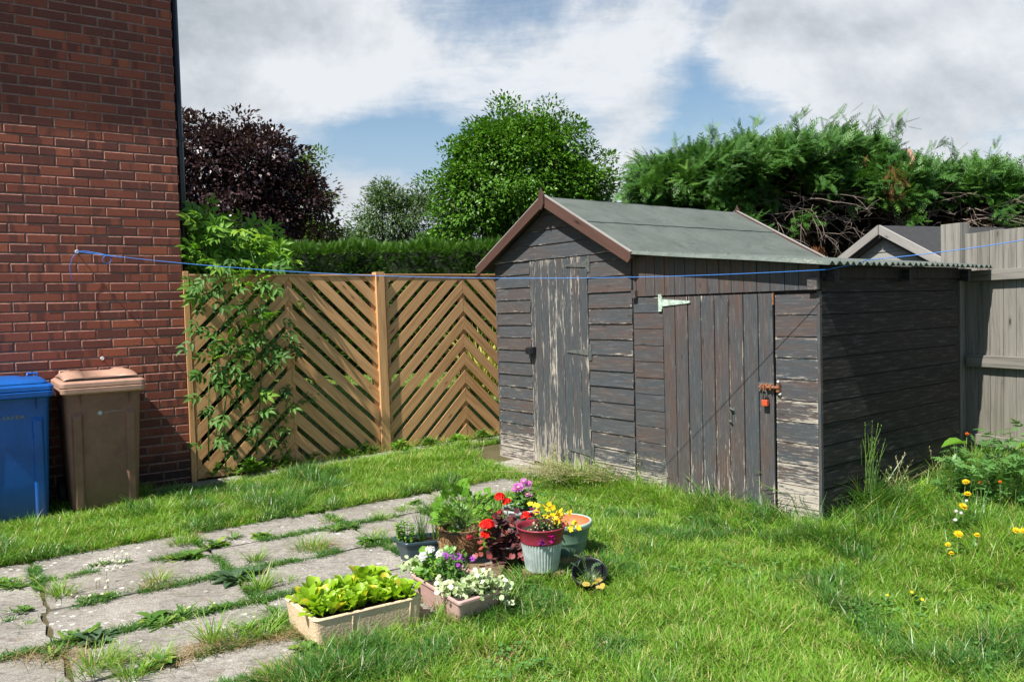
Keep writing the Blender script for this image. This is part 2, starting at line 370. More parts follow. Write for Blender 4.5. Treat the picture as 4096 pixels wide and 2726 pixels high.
def m_paint(name, peel=0.0, low=.45, blue=(.066, .076, .086), brown=(.105, .070, .057), bare=(.50, .43, .35), side=0.0, bb=.5, spec=.35):
    """weathered dark stain wearing off pale timber"""
    m, n = newmat(name); uv = n.uv(); r = n.attr('rnd'); we = n.attr('wear'); p = n.pos()
    big = n.noise(n.vmul(uv, (2.0, 7, 1)), 1.0, 4, .6)
    g1 = n.noise(n.vmul(uv, (3.2, 85, 1)), 1.0, 5, .7, .3)
    g2 = n.noise(n.vmul(uv, (12, 230, 1)), 1.0, 3, .65)
    pa = n.noise(n.vmul(uv, (8, 95, 1)), 1.0, 7, .70, .5)
    pb = n.noise(n.vmul(uv, (1.3, 4, 1)), 1.0, 3, .5)
    bl = n.mix(n.mul(n.ramp(n.add(n.mul(r, .09), n.add(n.mul(big, .41), n.mul(n.noise(n.vmul(uv, (1.6, 45, 1)), 1.0, 6, .7, .5), .5))), bb-.10, bb+.16), .85), blue, brown)
    bl = n.mix(n.mul(n.ramp(g2, .3, .75), .35), bl, (.015, .016, .018))
    bl = n.mix(n.mul(n.ramp(n.noise(n.vmul(uv, (5, 60, 1)), 1.0, 6, .75), .48, .75), .5), bl, (.20, .19, .18))
    z = n.xyz(p)[2]
    zz = n.mul(n.ramp(n.add(z, n.mul(n.sub(pb, .5), .9)), low, -.05), .17)
    e2 = n.xyz(n.n('ShaderNodeUVMap', uv_map='EdgeUV').outputs[0]); ed_ = n.m('ABSOLUTE', n.sub(n.mul(e2[1], 2.0), 1.0)); eu_ = n.m('ABSOLUTE', n.sub(n.mul(e2[0], 2.0), 1.0))
    ew = n.add(n.mul(n.ramp(ed_, .55, 1.0), .13), n.mul(n.ramp(eu_, .90, 1.0), .07))
    sel = n.add(n.add(n.mul(n.sub(pa, .5), 1.15), n.mul(n.sub(pb, .5), .55)), n.add(n.add(n.add(we, ew), zz), peel))
    pk = n.ramp(sel, .26, .36)
    bw = n.mix(n.ramp(g1, .35, .7), bare, tuple(q*.5 for q in bare)); bw = n.mix(n.mul(big, .35), bw, (.36, .37, .37))
    vo = n.n('ShaderNodeTexVoronoi', {'Vector': n.vmul(uv, (3.1, 9.5, 1)), 'Scale': 1.0}).outputs['Distance']
    kn = n.sub(1.0, n.ramp(n.add(vo, n.mul(n.sub(g1, .5), .06)), .05, .11))
    col = n.mix(pk, bl, bw); col = n.mix(n.mul(kn, .55), col, (.03, .025, .022))
    h = n.sub(n.add(n.mul(g1, .7), n.mul(g2, .3)), n.mul(pk, .35))
    finish(n, col, n.add(.5, n.mul(pk, .3)), h, .55, .002, spec=spec); return m
M = {}
M['paint'] = m_paint('painted_shiplap', peel=.085); M['paint_door'] = m_paint('painted_door_boards', peel=.10, low=.6, bb=.56)
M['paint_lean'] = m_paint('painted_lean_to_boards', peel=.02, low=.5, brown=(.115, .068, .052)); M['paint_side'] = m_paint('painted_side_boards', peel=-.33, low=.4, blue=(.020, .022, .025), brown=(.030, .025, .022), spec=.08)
M['brown_wood'] = m_wood('brown_stained_timber', (.075, .038, .030), (.105, .055, .042), (.035, .02, .018), knots=True)
M['fence_wood'] = m_wood('golden_fence_timber', (.62, .34, .15), (.72, .42, .20), (.36, .17, .068), gv=.8)
M['grey_wood'] = m_wood('silvered_fence_timber', (.185, .172, .15), (.29, .275, .245), (.075, .07, .062), algae=(.13, .125, .07), gv=.75)
M['grey_shed'] = m_wood('silvered_shed_timber', (.27, .26, .24), (.36, .345, .325), (.15, .14, .13), gv=.55)
M['dark_wood'] = m_plain('dark_timber', (.03, .025, .022), .8)
def m_brick():
    m, n = newmat('red_brick'); uv = n.uv(); r = n.attr('rnd'); p = n.pos(); z = n.xyz(p)[2]
    ux, uy, _ = n.xyz(uv)[0:3]
    band = n.noise(n.vmul(uv, (13, 1.2, 1)), 1.0, 1, .4)
    fine = n.noise(n.vmul(uv, (160, 160, 1)), 1.0, 5, .7); mid = n.noise(n.vmul(uv, (30, 30, 1)), 1.0, 4, .6)
    red = n.mix(r, (.29, .088, .055), (.22, .068, .046)); red = n.mix(n.ramp(r, .75, .95), red, (.36, .11, .06))
    dark = n.mix(mid, (.19, .064, .046), (.135, .052, .042))
    col = n.mix(n.ramp(n.add(band, n.mul(n.sub(n.attr('wear'), .5), .5)), .46, .53), red, dark)
    col = n.mix(n.mul(n.ramp(fine, .35, .65), .6), col, n.mix(1.0, col, (.45, .42, .42), 'MULTIPLY'))
    # lime bloom in slanting specks, upper wall
    sp = n.noise(n.vmul(uv, (150, 90, 1)), 1.0, 4, .7, 1.5); pat = n.noise(n.n('ShaderNodeMapping', {'Vector': p, 'Rotation': (0, R(35), 0), 'Scale': (5, 5, 1.6)}).outputs[0], 1.0, 4, .6)
    spk = n.mul(n.ramp(sp, .60, .68), n.ramp(n.add(pat, n.mul(n.ramp(z, 1.2, 3.0), .12)), .50, .68)); col = n.mix(n.mul(spk, .7), col, (.34, .32, .29))
    damp = n.ramp(n.add(z, n.mul(n.sub(mid, .5), .25)), .42, .12); col = n.mix(n.mul(damp, .78), col, (.022, .02, .018))
    finish(n, col, .85, n.add(fine, n.mul(mid, .6)), .6, .003, spec=.25); return m
def m_mortar():
    m, n = newmat('mortar'); p = n.n('ShaderNodeTexCoord').outputs['Object']; z = n.xyz(n.pos())[2]
    a = n.noise(p, 60, 5, .7); b = n.noise(p, 7, 3, .6)
    col = n.mix(n.ramp(n.add(n.mul(a, .5), n.mul(b, .5)), .3, .7), (.15, .115, .10), (.27, .21, .18))
    col = n.mix(n.mul(n.ramp(n.add(z, n.mul(n.sub(b, .5), .3)), .42, .12), .7), col, (.03, .03, .027))
    finish(n, col, .9, a, .5, .003, spec=.2); return m
M['brick'] = m_brick(); M['mortar'] = m_mortar()
M['black_plastic'] = m_plain('black_plastic', (.012, .014, .018), .35, var=.2)
M['roof_tile'] = m_plain('roof_tile', (.16, .09, .07), .8)
M['blue_cord'] = m_plain('blue_cord', (.02, .19, .62), .4, scale=80)
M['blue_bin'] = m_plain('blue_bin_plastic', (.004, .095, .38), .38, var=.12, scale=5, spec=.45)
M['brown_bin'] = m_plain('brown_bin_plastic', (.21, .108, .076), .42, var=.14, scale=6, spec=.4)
M['brown_lid'] = m_plain('faded_brown_lid_plastic', (.42, .25, .18), .45, var=.12, scale=14, spec=.4)
M['rubber'] = m_plain('black_rubber', (.02, .02, .02), .7)
M['steel'] = m_plain('galvanised_steel', (.50, .52, .52), .42, metal=.7, var=.2, scale=10)
M['old_steel'] = m_plain('dull_grey_steel', (.14, .15, .14), .6, metal=.3, var=.25, scale=20)
M['verdigris'] = m_plain('verdigris_hinge', (.48, .62, .54), .6, metal=.1, var=.3, scale=22, c2=(.20, .21, .16))
M['rust'] = m_plain('rusty_iron', (.24, .085, .035), .85, var=.5, scale=60, c2=(.09, .05, .035))
M['white_metal'] = m_plain('white_hook', (.7, .7, .7), .4)

# ================================================================== HOUSE
def bricks(mb, wl, wr, z0, z1, fn, seed, out=.007):
    """chamfered bricks standing proud of the mortar; fn(a, z, t)"""
    rr = random.Random(seed); row = 0; z = z0
    while z < z1:
        a = wr - (0.0 if row % 2 else .1125)
        if row % 2 == 0: spans = [(wr-.1035, wr)]; 
        else: spans = []
        a = wr if row % 2 else wr-.1125
        while a > wl: spans.append((a-.216, a)); a -= .225
        for (x0, x1) in spans:
            x0 = max(x0, wl+.002)
            if x1-x0 < .03: continue
            j = lambda q=.0018: rr.uniform(-q, q)
            zz0, zz1 = z+.0055+j(), z+.0705+j(); x0 += j(); x1 += j(); o = out+j(.0022); c = rr.uniform(.003, .006); tl = rr.uniform(-.0012, .0012)
            A = [(x0, zz0), (x1, zz0), (x1, zz1), (x0, zz1)]; Bq = [(x0+c, zz0+c*.8), (x1-c, zz0+c*.8+tl), (x1-c, zz1-c*1.2+tl), (x0+c, zz1-c*1.2)]
            n = mb.vs([fn(p[0], p[1], -.003) for p in A]+[fn(p[0], p[1], o*.55) for p in A]+[fn(p[0], p[1], o) for p in Bq])
            r, q = rr.random(), rr.random(); u0 = rr.random()*30; v0 = rr.random()*30
            uvA = [(u0+p[0], v0+p[1]) for p in A]; uvB = [(u0+p[0], v0+p[1]) for p in Bq]
            for i in range(4):
                k = (i+1) % 4
                mb.face([n+i, n+k, n+4+k, n+4+i], [uvA[i], uvA[k], uvA[k], uvA[i]], r, q)
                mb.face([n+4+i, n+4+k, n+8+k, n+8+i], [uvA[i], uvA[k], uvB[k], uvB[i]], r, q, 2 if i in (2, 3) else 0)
            mb.face([n+8, n+9, n+10, n+11], uvB, r, q)
        z += .075; row += 1
house = empty('brick_house', hs(0, 0, 0), 'red brick house whose windowless side wall rises behind the two wheelie bins', 'house')
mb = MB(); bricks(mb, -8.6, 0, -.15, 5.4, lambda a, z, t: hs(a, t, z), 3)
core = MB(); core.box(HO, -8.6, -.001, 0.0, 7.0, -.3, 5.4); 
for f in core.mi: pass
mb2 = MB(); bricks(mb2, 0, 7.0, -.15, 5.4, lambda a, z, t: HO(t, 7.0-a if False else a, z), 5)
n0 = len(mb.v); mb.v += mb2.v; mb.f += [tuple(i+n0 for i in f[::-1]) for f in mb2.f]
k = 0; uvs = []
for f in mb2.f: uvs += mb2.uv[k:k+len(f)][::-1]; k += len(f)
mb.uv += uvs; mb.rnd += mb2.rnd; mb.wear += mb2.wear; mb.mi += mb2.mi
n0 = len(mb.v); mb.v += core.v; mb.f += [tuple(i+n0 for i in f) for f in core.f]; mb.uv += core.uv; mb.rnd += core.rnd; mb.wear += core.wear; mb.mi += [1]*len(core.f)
mb.build('wall', [M['brick'], M['mortar'], m_plain('brick_edge_sun_highlight', (.40, .18, .13), .85, var=.3, scale=30)], house)  # last material paints the sun's highlight onto top and left brick chamfers
rf = MB(); rf.prism([(-.35, 5.38), (7.35, 5.38), (7.35, 5.5), (3.5, 7.9), (-.35, 5.5)], lambda a, z, t: HO(t, a, z), .3, -8.9); rf.build('roof', M['roof_tile'], house)
dp = MB(); dp.tube([HO(.076, .24, .1), HO(.076, .24, 5.3)], .034, 14); pipe = dp.build('downpipe', M['black_plastic'], house, smoothf=True)
for z in (1.15, 2.95, 4.7):
    b = MB(); b.tube([HO(.076, .24, z), HO(.076, .24, z+.05)], .042, 14); b.box(HO, .0, .128, .215, .265, z+.012, z+.038); b.build('bracket', M['black_plastic'], pipe)
# wall hooks
def wall_hook(a, z, ring=True):
    b = MB(); b.tube([hs(a, -.01, z), hs(a, .035, z)], .004, 8)
    if ring: b.tube([hs(a+.012*math.sin(t), .045+.012*math.cos(t)*0, z+.012*math.cos(t)) + HO.y*(-.0) for t in np.linspace(0, 2*math.pi, 13)], .003, 6)
    b.lathe(hs(a, .004, z), [(.0, 0), (.011, 0), (.011, .004), (0, .004)], 12, M=np.stack([HO.x, Z3, -HO.y], 1)); return b.build('hook', M['white_metal'], house)
HK = (-.783, 1.965); wall_hook(*HK); wall_hook(-.64, 1.12, True)

# ================================================================== HERRINGBONE FENCE
def clip(poly, a, b, c):
    """keep a*x+b*y<=c"""
    out = []
    for i in range(len(poly)):
        p, q = poly[i], poly[(i+1) % len(poly)]; dp_, dq = a*p[0]+b*p[1]-c, a*q[0]+b*q[1]-c
        if dp_ <= 0: out.append(p)
        if (dp_ < 0 < dq) or (dq < 0 < dp_):
            t = dp_/(dp_-dq); out.append((p[0]+(q[0]-p[0])*t, p[1]+(q[1]-p[1])*t))
    return out
def fz(a, z, t): return hs(a, t, z)       # t metres in front of the fence line
fence = empty('herringbone_fence', hs(0, 0, 0), 'golden timber fence of slanting herringbone slats between the brick house and the dark shed', 'fence')
FT = 1.775
def chevron_panel(a0, a1, ztop, zbot, seed):
    rr = random.Random(seed); mid = (a0+a1)/2; s = MB(); pitch = .186; wv = .130; sp = .0
    for side in (-1, 1):
        L, Rr = (a0+.004, mid-.0015) if side < 0 else (mid+.0015, a1-.004)
        k = -14
        while k < 22:
            zt = zbot+k*pitch+.03; k += 1
            # strip: along 45 degrees, at the spine it spans [zt, zt+wv]
            def zl(x): return -abs(x-mid)*.98
            x0, x1 = L, Rr
            poly = [(x0, zt+zl(x0)), (x1, zt+zl(x1)), (x1, zt+wv+zl(x1)), (x0, zt+wv+zl(x0))]
            poly = clip(poly, 0, 1, ztop-.004); poly = clip(poly, 0, -1, -(zbot)) if len(poly) > 2 else poly
            if len(poly) > 2:
                j = rr.uniform(-.0015, .0015)
                s.prism(poly[::-1], fz, .0+j, .015+j, rnd=rr.random(), dirn=(1, .98 if side < 0 else -.98))
    o = s.build('slat_panel', M['fence_wood'], fence)
    fr = MB()
    for x0, x1 in ((a0, a0+.045), (a1-.045, a1), (mid-.035, mid+.035)):
        fr.plank(fz(x0, zbot, -.042), Z3*(ztop-zbot), HO.x*(x1-x0), -HO.y*.04, rnd=rr.random())
    for z0, z1 in ((ztop-.05, ztop-.001), (zbot, zbot+.045)):
        fr.plank(fz(a0+.046, z0, -.044), HO.x*(a1-a0-.092), Z3*(z1-z0), -HO.y*.04, rnd=rr.random())
    fr.plank(fz(a0, ztop, -.046), HO.x*(a1-a0), Z3*.016, -HO.y*.068, rnd=rr.random())
    fr.build('panel_frame', M['fence_wood'], fence, bevel=.002)
chevron_panel(.052, 1.765, FT, .045, 1); chevron_panel(1.865, 3.62, FT+.005, .085, 2)
def fpost(a0, a1, t0, t1, zt, lean=0.0):
    b = MB(); o = fz(a0, -.05, t0); b.plank(o, Z3*(zt+.05)+HO.x*lean, HO.x*(a1-a0), -HO.y*(t1-t0)); b.build('fence_post', M['fence_wood'], fence, bevel=.003)
fpost(.003, .048, -.05, .02, 1.815); fpost(1.77, 1.860, -.05, .045, 1.812, -.012); fpost(3.625, 3.72, -.05, .045, 1.81)

# ================================================================== GARDEN SHED
shed = empty('garden_shed', SF(0, 0, .05), 'dark weathered apex garden shed with peeling paint and grey-green felt roof', 'shed')
SW, SD = 1.735, 2.36            # width and depth
EZL, RZ, RU = 1.80, 2.335, .83   # wall top at the sides, ridge height, ridge position
def roof_z(u): return RZ-abs(u-RU)*.545
def siding(mb, fn, x0, x1, z0, z1, pitch, out, wear=lambda z: 0.0, seed=0, top=None, ang=.010, t=.012, gap=.003, xdir=(1, 0)):
    """fn(x, z, t): overlapping boards each tipped out at the foot"""
    rr = random.Random(seed); z = z0
    while z < z1-.01:
        zt = min(z+pitch-gap, z1)
        if top is None: poly = [(x0, z), (x1, z), (x1, zt), (x0, zt)]
        else:
            poly = [(x0, z), (x1, z), (x1, zt), (x0, zt)]
            for (a, b, c) in top: poly = clip(poly, a, b, c) if len(poly) > 2 else poly
        if len(poly) > 2:
            r = rr.random(); we = wear(z); j = rr.uniform(-.0015, .0015)
            k = len(poly); u0, v0 = rr.random()*20, rr.random()*20
            outw = lambda zz: out+ang*(1-(zz-z)/pitch)+j
            n = mb.vs([fn(p[0], p[1], outw(p[1])-t) for p in poly]+[fn(p[0], p[1], outw(p[1])) for p in poly])
            uvs = [(u0+p[0], v0+p[1]) for p in poly]
            mb.face([n+k+i for i in range(k)], uvs, r, we, uv2=[((p[0]-x0)/(x1-x0), (p[1]-z)/(pitch-gap)) for p in poly]); mb.face([n+i for i in range(k)][::-1], uvs[::-1], r, we)
            for i in range(k):
                q = (i+1) % k; mb.face([n+i, n+q, n+k+q, n+k+i], [uvs[i], uvs[q], (uvs[q][0], uvs[q][1]+.01), (uvs[i][0], uvs[i][1]+.01)], r, we+.08)
        z += pitch
def vboards(mb, fn, edges, z0, z1, out, wear=lambda x: 0.0, seed=0, t=.014, gap=.004, zj=0.0):
    rr = random.Random(seed)
    for a, b in zip(edges[:-1], edges[1:]):
        j = rr.uniform(-.0012, .0012); zz0 = (z0(a) if callable(z0) else z0)+rr.uniform(-zj, zj); zl = z1(a) if callable(z1) else z1; zr = z1(b) if callable(z1) else z1
        poly = [(a+gap/2, zz0), (b-gap/2, zz0), (b-gap/2, zr), (a+gap/2, zl)]
        mb.prism(poly, fn, out-t+j, out+j, rnd=rr.random(), wear=wear((a+b)/2), dirn=(0, 1), uv2=[((p[1]-zz0)/(zl-zz0), (p[0]-a)/(b-a)) for p in poly])
ff = lambda u, z, t: SF(u, -t, z)            # front wall, t out
lf = lambda u, z, t: SF(-t, u, z)            # left wall (u = depth)
rg = lambda u, z, t: SF(SW+t, u, z)
bf = lambda u, z, t: SF(u, SD+t, z)
gable = [(-.545, 1, RZ-.545*RU-.035), (.545, 1, RZ+.545*RU-.035)]
fr_ = MB(); DU0, DU1, DZ1 = .512, 1.250, 1.835
sw = lambda z: -.02+.16*max(0, 1-z/.75)
siding(fr_, ff, .02, DU0-.004, .05, DZ1, .1115, .012, sw, 11); siding(fr_, ff, DU1+.004, SW, .05, DZ1, .1235, .012, lambda z: -.03+.13*max(0, 1-z/.6), 12)
siding(fr_, ff, .0, SW, DZ1+.004, 2.4, .125, .014, lambda z: .02 if z < 1.9 else -.06, 13, top=gable)
fr_.vbox(SF, .0, .02, -.02, .004, .05, 1.80, wear=.1)
fr_.build('front_wall', M['paint'], shed)
sw_ = MB(); siding(sw_, lf, 0, SD, .05, 1.79, .1115, .012, lambda z: -.05, 14); sw_.build('side_wall', M['paint'], shed)
sw_ = MB(); siding(sw_, rg, 0, SD, .05, 1.79, .1115, .0, lambda z: -.05, 15); sw_.build('side_wall', M['paint'], shed)
sw_ = MB(); siding(sw_, bf, 0, SW, .05, 2.4, .1115, .012, lambda z: -.05, 16, top=gable); sw_.build('back_wall', M['paint'], shed)
inn = MB(); inn.prism([(.03, .06), (SW-.02, .06), (SW-.02, 1.80), (RU, 2.28), (.03, 1.84)], lambda u, z, t: SF(u, t, z), .012, SD-.01); inn.build('lining', M['dark_wood'], shed)
fl = MB(); fl.box(SF, -.0, SW, .0, SD, .03, .055); fl.build('floor', M['dark_wood'], shed)
# door
door = MB(); ed = [DU0, .585, .680, .775, .875, .97, 1.065, 1.16, DU1-.004]
ed = [DU0, .572, .664, .756, .850, .948, 1.046, 1.150, DU1-.004]
wd = {0: .05, 1: .0, 2: .04, 3: .07, 4: .02, 5: -.02, 6: .01, 7: -.03}
vboards(door, ff, ed, .075, lambda u: 1.832, .018, lambda x: .035+wd[min(7, int((x-DU0)/(DU1-DU0)*8))], 21, gap=.0045, zj=.006)
door_o = door.build('door', M['paint_door'], shed)
def strap_hinge(parent, fn, u, z, out, L, mat, flip=True, hh=.13, name='hinge'):
    s = -1 if flip else 1; b = MB()
    b.prism([(u, z-.026), (u+s*L*.97, z-.008), (u+s*L, z), (u+s*L*.97, z+.008), (u, z+.026)], fn, out, out+.004)
    b.prism([(u-s*.006, z-hh/2), (u-s*.036, z-hh/2), (u-s*.036, z+hh/2), (u-s*.006, z+hh/2)], fn, out-.003, out+.003)
    b.tube([fn(u-s*.002, z-.045, out+.004), fn(u-s*.002, z+.045, out+.004)], .006, 8)
    for q in (.15, .45, .75): b.lathe(fn(u+s*L*q, z, out+.004), [(.006, 0), (.004, .003), (0, .003)], 8, M=np.stack([SF.x, Z3, -SF.y], 1))
    for q in (-.4, .4): b.lathe(fn(u-s*.021, z+q*hh, out+.003), [(.005, 0), (.0035, .003), (0, .003)], 8, M=np.stack([SF.x, Z3, -SF.y], 1))
    return b.build(name, mat, parent)
for z in (1.765, 1.055, .235): strap_hinge(door_o, ff, DU1-.002, z, .022, .262, M['old_steel'])
# rim lock box on the left of the door
hb = MB(); hb.rings([[ff(.530+.042*math.cos(a)*s_-.0, 1.055+dz+.0*a, t) for a, t in [(0, 0)]] for s_, dz in []] or [[ff(x, z, .02) for x, z in ((.485, 1.02), (.575, 1.02), (.575, 1.085), (.485, 1.085))], [ff(x, z, .05) for x, z in ((.488, 1.02), (.572, 1.02), (.572, 1.083), (.488, 1.083))], [ff(x, z, .085) for x, z in ((.503, 1.024), (.557, 1.024), (.557, 1.074), (.503, 1.074))]])
hb.build('lock_cover', M['black_plastic'], shed, bevel=.004)
lk = MB(); lk.tube([ff(.522, 1.02, .045), ff(.522, .985, .045)], .012, 8); lk.build('lock', M['old_steel'], shed)
# roof boards and felt
def slab_roof(name, u0, u1, w0, w1, lift, th, mat, parent, par=None):
    z0, z1 = roof_z(u0)+lift, roof_z(u1)+lift; b = MB()
    N = 24
    ringsT = []; rr = random.Random(int(u0*100)+9)
    for i in range(N+1):
        w_ = w0+(w1-w0)*i/N
        ringsT.append([SF(u0+(u1-u0)*q, w_, z0+(z1-z0)*q+(.0022*math.sin(i*1.9+q*7)+rr.uniform(-.0012, .0012) if th < .012 else 0)) for q in np.linspace(0, 1, 9)]+[SF(u0+(u1-u0)*q, w_, z0+(z1-z0)*q-th) for q in np.linspace(1, 0, 9)])
    b.rings(ringsT); return b.build(name, mat, parent, smoothf=False)
m, n = newmat('roofing_felt'); p = n.n('ShaderNodeTexCoord').outputs['Object']
g = n.noise(p, 420, 2, .6); b2 = n.noise(p, 3.0, 6, .65, .6); b3 = n.noise(n.vmul(p, (1.2, 1.2, 4)), 7, 5, .7)
c = n.mix(n.ramp(n.add(n.mul(g, .5), n.mul(b2, .5)), .3, .7), (.080, .092, .082), (.135, .150, .135)); c = n.mix(n.mul(n.ramp(b3, .54, .72), .6), c, (.05, .055, .052)); c = n.mix(n.mul(n.ramp(n.noise(p, 26, 5, .75, .3), .60, .70), .5), c, (.20, .22, .19)); c = n.mix(n.mul(n.ramp(n.noise(n.vmul(p, (1.5, 1.5, 6)), 1.4, 4, .6, 1.0), .5, .7), .35), c, (.06, .075, .055))
finish(n, c, .92, g, .6, .002, spec=.2); M['felt'] = m
rb = MB()
for sgn in (-1, 1):
    e = RU+sgn*.955
    rb.prism([(RU, roof_z(RU)), (e, roof_z(e)), (e, roof_z(e)-.016), (RU, roof_z(RU)-.020)], lambda u, z, t: SF(u, t, z), -.09, SD+.09)
rb.build('roof_boards', M['dark_wood'], shed)
for sgn in (-1, 1):
    u1 = RU+sgn*.975; um = RU+sgn*.46
    slab_roof('roof_felt', um-sgn*.03, u1, -.098, SD+.098, .011, .008, M['felt'], shed)
    slab_roof('roof_felt', RU-sgn*.004, um, -.098, SD+.098, .019, .008, M['felt'], shed)
    # felt turned down over the eaves edge
    b = MB(); pr = [(u1-sgn*.012, roof_z(u1)+.012), (u1+sgn*.006, roof_z(u1)+.002), (u1+sgn*.009, roof_z(u1)-.03), (u1+sgn*.001, roof_z(u1)-.03), (u1-sgn*.002, roof_z(u1)-.0)]
    b.prism(pr if sgn > 0 else pr[::-1], lambda u, z, t: SF(u, t, z), -.098, SD+.098); b.build('felt_edge', M['felt'], shed)
def barge(w0, w1, name='barge_board'):
    for sgn in (-1, 1):
        ue = RU+sgn*1.0; b = MB()
        up_ = .024; hgt = .098
        poly = [(RU+sgn*.012, roof_z(RU)+up_), (ue, roof_z(ue)+up_), (ue, roof_z(ue)+up_-.045), (ue-sgn*.03, roof_z(ue)+up_-.075+.0), (RU+sgn*.012, roof_z(RU)+up_-hgt)]
        b.prism(poly if sgn < 0 else poly[::-1], lambda u, z, t: SF(u, t, z), w0, w1, dirn=(1, -sgn*.545)); b.build(name, M['brown_wood'], shed, bevel=.002)
        # pale sun-bleached batten on top of the board
        if True:
            b = MB(); poly = [(RU+sgn*.012, roof_z(RU)+up_+.001), (ue, roof_z(ue)+up_+.001), (ue, roof_z(ue)+up_+.008), (RU+sgn*.012, roof_z(RU)+up_+.008)]
            b.prism(poly, lambda u, z, t: SF(u, t, z), w0+.002, w1+.012, dirn=(1, -sgn*.545)); b.build('barge_batten', M['grey_shed'], shed)
    b = MB(); cz = roof_z(RU)
    poly = [(RU-.033, cz+.028), (RU-.012, cz+.062), (RU, cz+.092), (RU+.012, cz+.062), (RU+.033, cz+.028), (RU+.033, cz-.05), (RU, cz-.10), (RU-.033, cz-.05)]
    o0 = w0-.016 if w0 < 0 else w1; b.prism(poly[::-1], lambda u, z, t: SF(u, t, z), o0, o0+.015, dirn=(0, 1)); b.build('finial', M['brown_wood'], shed, bevel=.003)
barge(-.122, -.101); barge(SD+.101, SD+.122)

# ================================================================== LEAN-TO
lean = empty('lean_to_store', SF(1.76, 0, .05), 'low dark lean-to store with corrugated roof built against the right of the shed', 'lean-to')
LU0, LU1, LD = 1.752, 3.296, 1.815
def lz(u): return 1.832-(u-1.667)*.109-.02         # underside of the corrugated sheet
b = MB(); siding(b, ff, 1.752, 2.040, .03, 1.478, .1215, .014, lambda z: -.03+.20*max(0, 1-z/.55), 31, ang=.003, gap=.005)
b.build('front_wall', M['paint_lean'], lean); b = MB(); siding(b, ff, 2.985, 3.276, .0, 1.478, .1335, .014, lambda z: .02+.24*max(0, 1-z/1.3), 32, ang=.003, gap=.006)
b.vbox(SF, 3.277, 3.296, -.016, .004, .0, 1.478, wear=.05)
b.build('front_wall', M['paint_lean'], lean)
b = MB(); vboards(b, ff, [1.752, 1.79, 1.885, 1.975, 2.07, 2.165, 2.26, 2.355, 2.455, 2.555, 2.655, 2.755, 2.855, 2.955, 3.06, 3.16, 3.30], lambda u: 1.488, lz, .022, lambda x: -.12, 33, gap=.005)
b.build('header_boards', M['paint_lean'], lean)
b = MB(); b.box(SF, 1.757, 1.800, -.048, -.0225, 1.475, 1.535); b.build('block', M['paint_lean'], lean, bevel=.002); b = MB(); b.box(SF, 3.235, 3.30, -.052, -.0225, 1.485, 1.56); b.build('block', M['paint_lean'], lean, bevel=.002)
sf_ = lambda w_, z, t: SF(LU1+t, w_, z)
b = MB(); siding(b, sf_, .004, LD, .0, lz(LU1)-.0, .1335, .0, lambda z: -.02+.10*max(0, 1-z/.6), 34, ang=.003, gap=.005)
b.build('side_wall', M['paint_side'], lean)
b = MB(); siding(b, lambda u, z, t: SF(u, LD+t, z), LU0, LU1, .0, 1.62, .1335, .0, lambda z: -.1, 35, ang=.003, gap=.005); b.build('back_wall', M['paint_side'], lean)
b = MB(); b.prism([(1.76, .01), (3.27, .01), (3.27, 1.58), (1.76, 1.76)], lambda u, z, t: SF(u, t, z), .014, LD-.02); b.build('lining', M['dark_wood'], lean)
b = MB(); edges = [2.045, 2.160, 2.276, 2.392, 2.508, 2.626, 2.745, 2.860, 2.972]
vboards(b, ff, edges, .04, lambda u: 1.474, .020, lambda x: .015 if x < 2.3 else (.07 if x < 2.65 else .05), 36, gap=.008, zj=.004)
ldoor = b.build('door', M['paint_lean'], lean)
strap_hinge(ldoor, ff, 2.045, 1.435, .024, .262, M['verdigris'], flip=False, hh=.125)
b = MB(); b.prism([(2.967, 1.40), (2.977, 1.40), (2.977, 1.476), (2.967, 1.476)], ff, .01, .021); b.build('rusty_stop', M['rust'], ldoor)
# tower bolt and hasp
SB = np.stack([SF.x, Z3, -SF.y], 1)
b = MB(); bz = .872
b.prism([(2.862, bz-.030), (2.975, bz-.034), (2.975, bz+.032), (2.862, bz+.030)], ff, .0215, .026); bolt = b.build('bolt_plate', M['old_steel'], ldoor)
b = MB(); b.prism([(2.880, bz-.018), (2.968, bz-.020), (2.968, bz+.020), (2.880, bz+.018)], ff, .0265, .032); b.tube([ff(2.875, bz, .038), ff(2.93, bz+.002, .042), ff(3.022, bz+.004, .038)], .0095, 8)
for u in (2.893, 2.928, 2.962): b.tube([ff(u, bz-.022, .03), ff(u, bz-.012, .048), ff(u, bz+.012, .05), ff(u, bz+.022, .03)], .005, 6)
b.tube([ff(2.925, bz, .045), ff(2.925, bz+.02, .062), ff(2.923, bz-.02, .064)], .006, 6); b.build('bolt', M['rust'], bolt)
b = MB(); b.prism([(3.0, bz-.025), (3.022, bz-.025), (3.022, bz+.025), (3.0, bz+.025)], ff, .018, .040); b.build('staple', M['rust'], lean)
for (u, z) in ((3.004, bz+.038), (3.016, bz-.040)):
    b = MB(); b.lathe(ff(u, z, .018), [(.0, .0), (.013, 0), (.013, .005), (.010, .011), (.005, .015), (0, .016)], 12, M=SB); b.build('bolt_head', M['steel'], lean, smoothf=True)
b = MB(); b.tube([ff(2.64, .63, .026), ff(2.64, .70, .03), ff(2.652, .715, .045), ff(2.665, .705, .035)], .007, 8); b.tube([ff(2.628, .63, .03), ff(2.655, .622, .04)], .006, 8); b.prism([(2.625, .685), (2.67, .685), (2.67, .722), (2.625, .722)], ff, .0215, .0245); b.build('latch', M['old_steel'], ldoor)
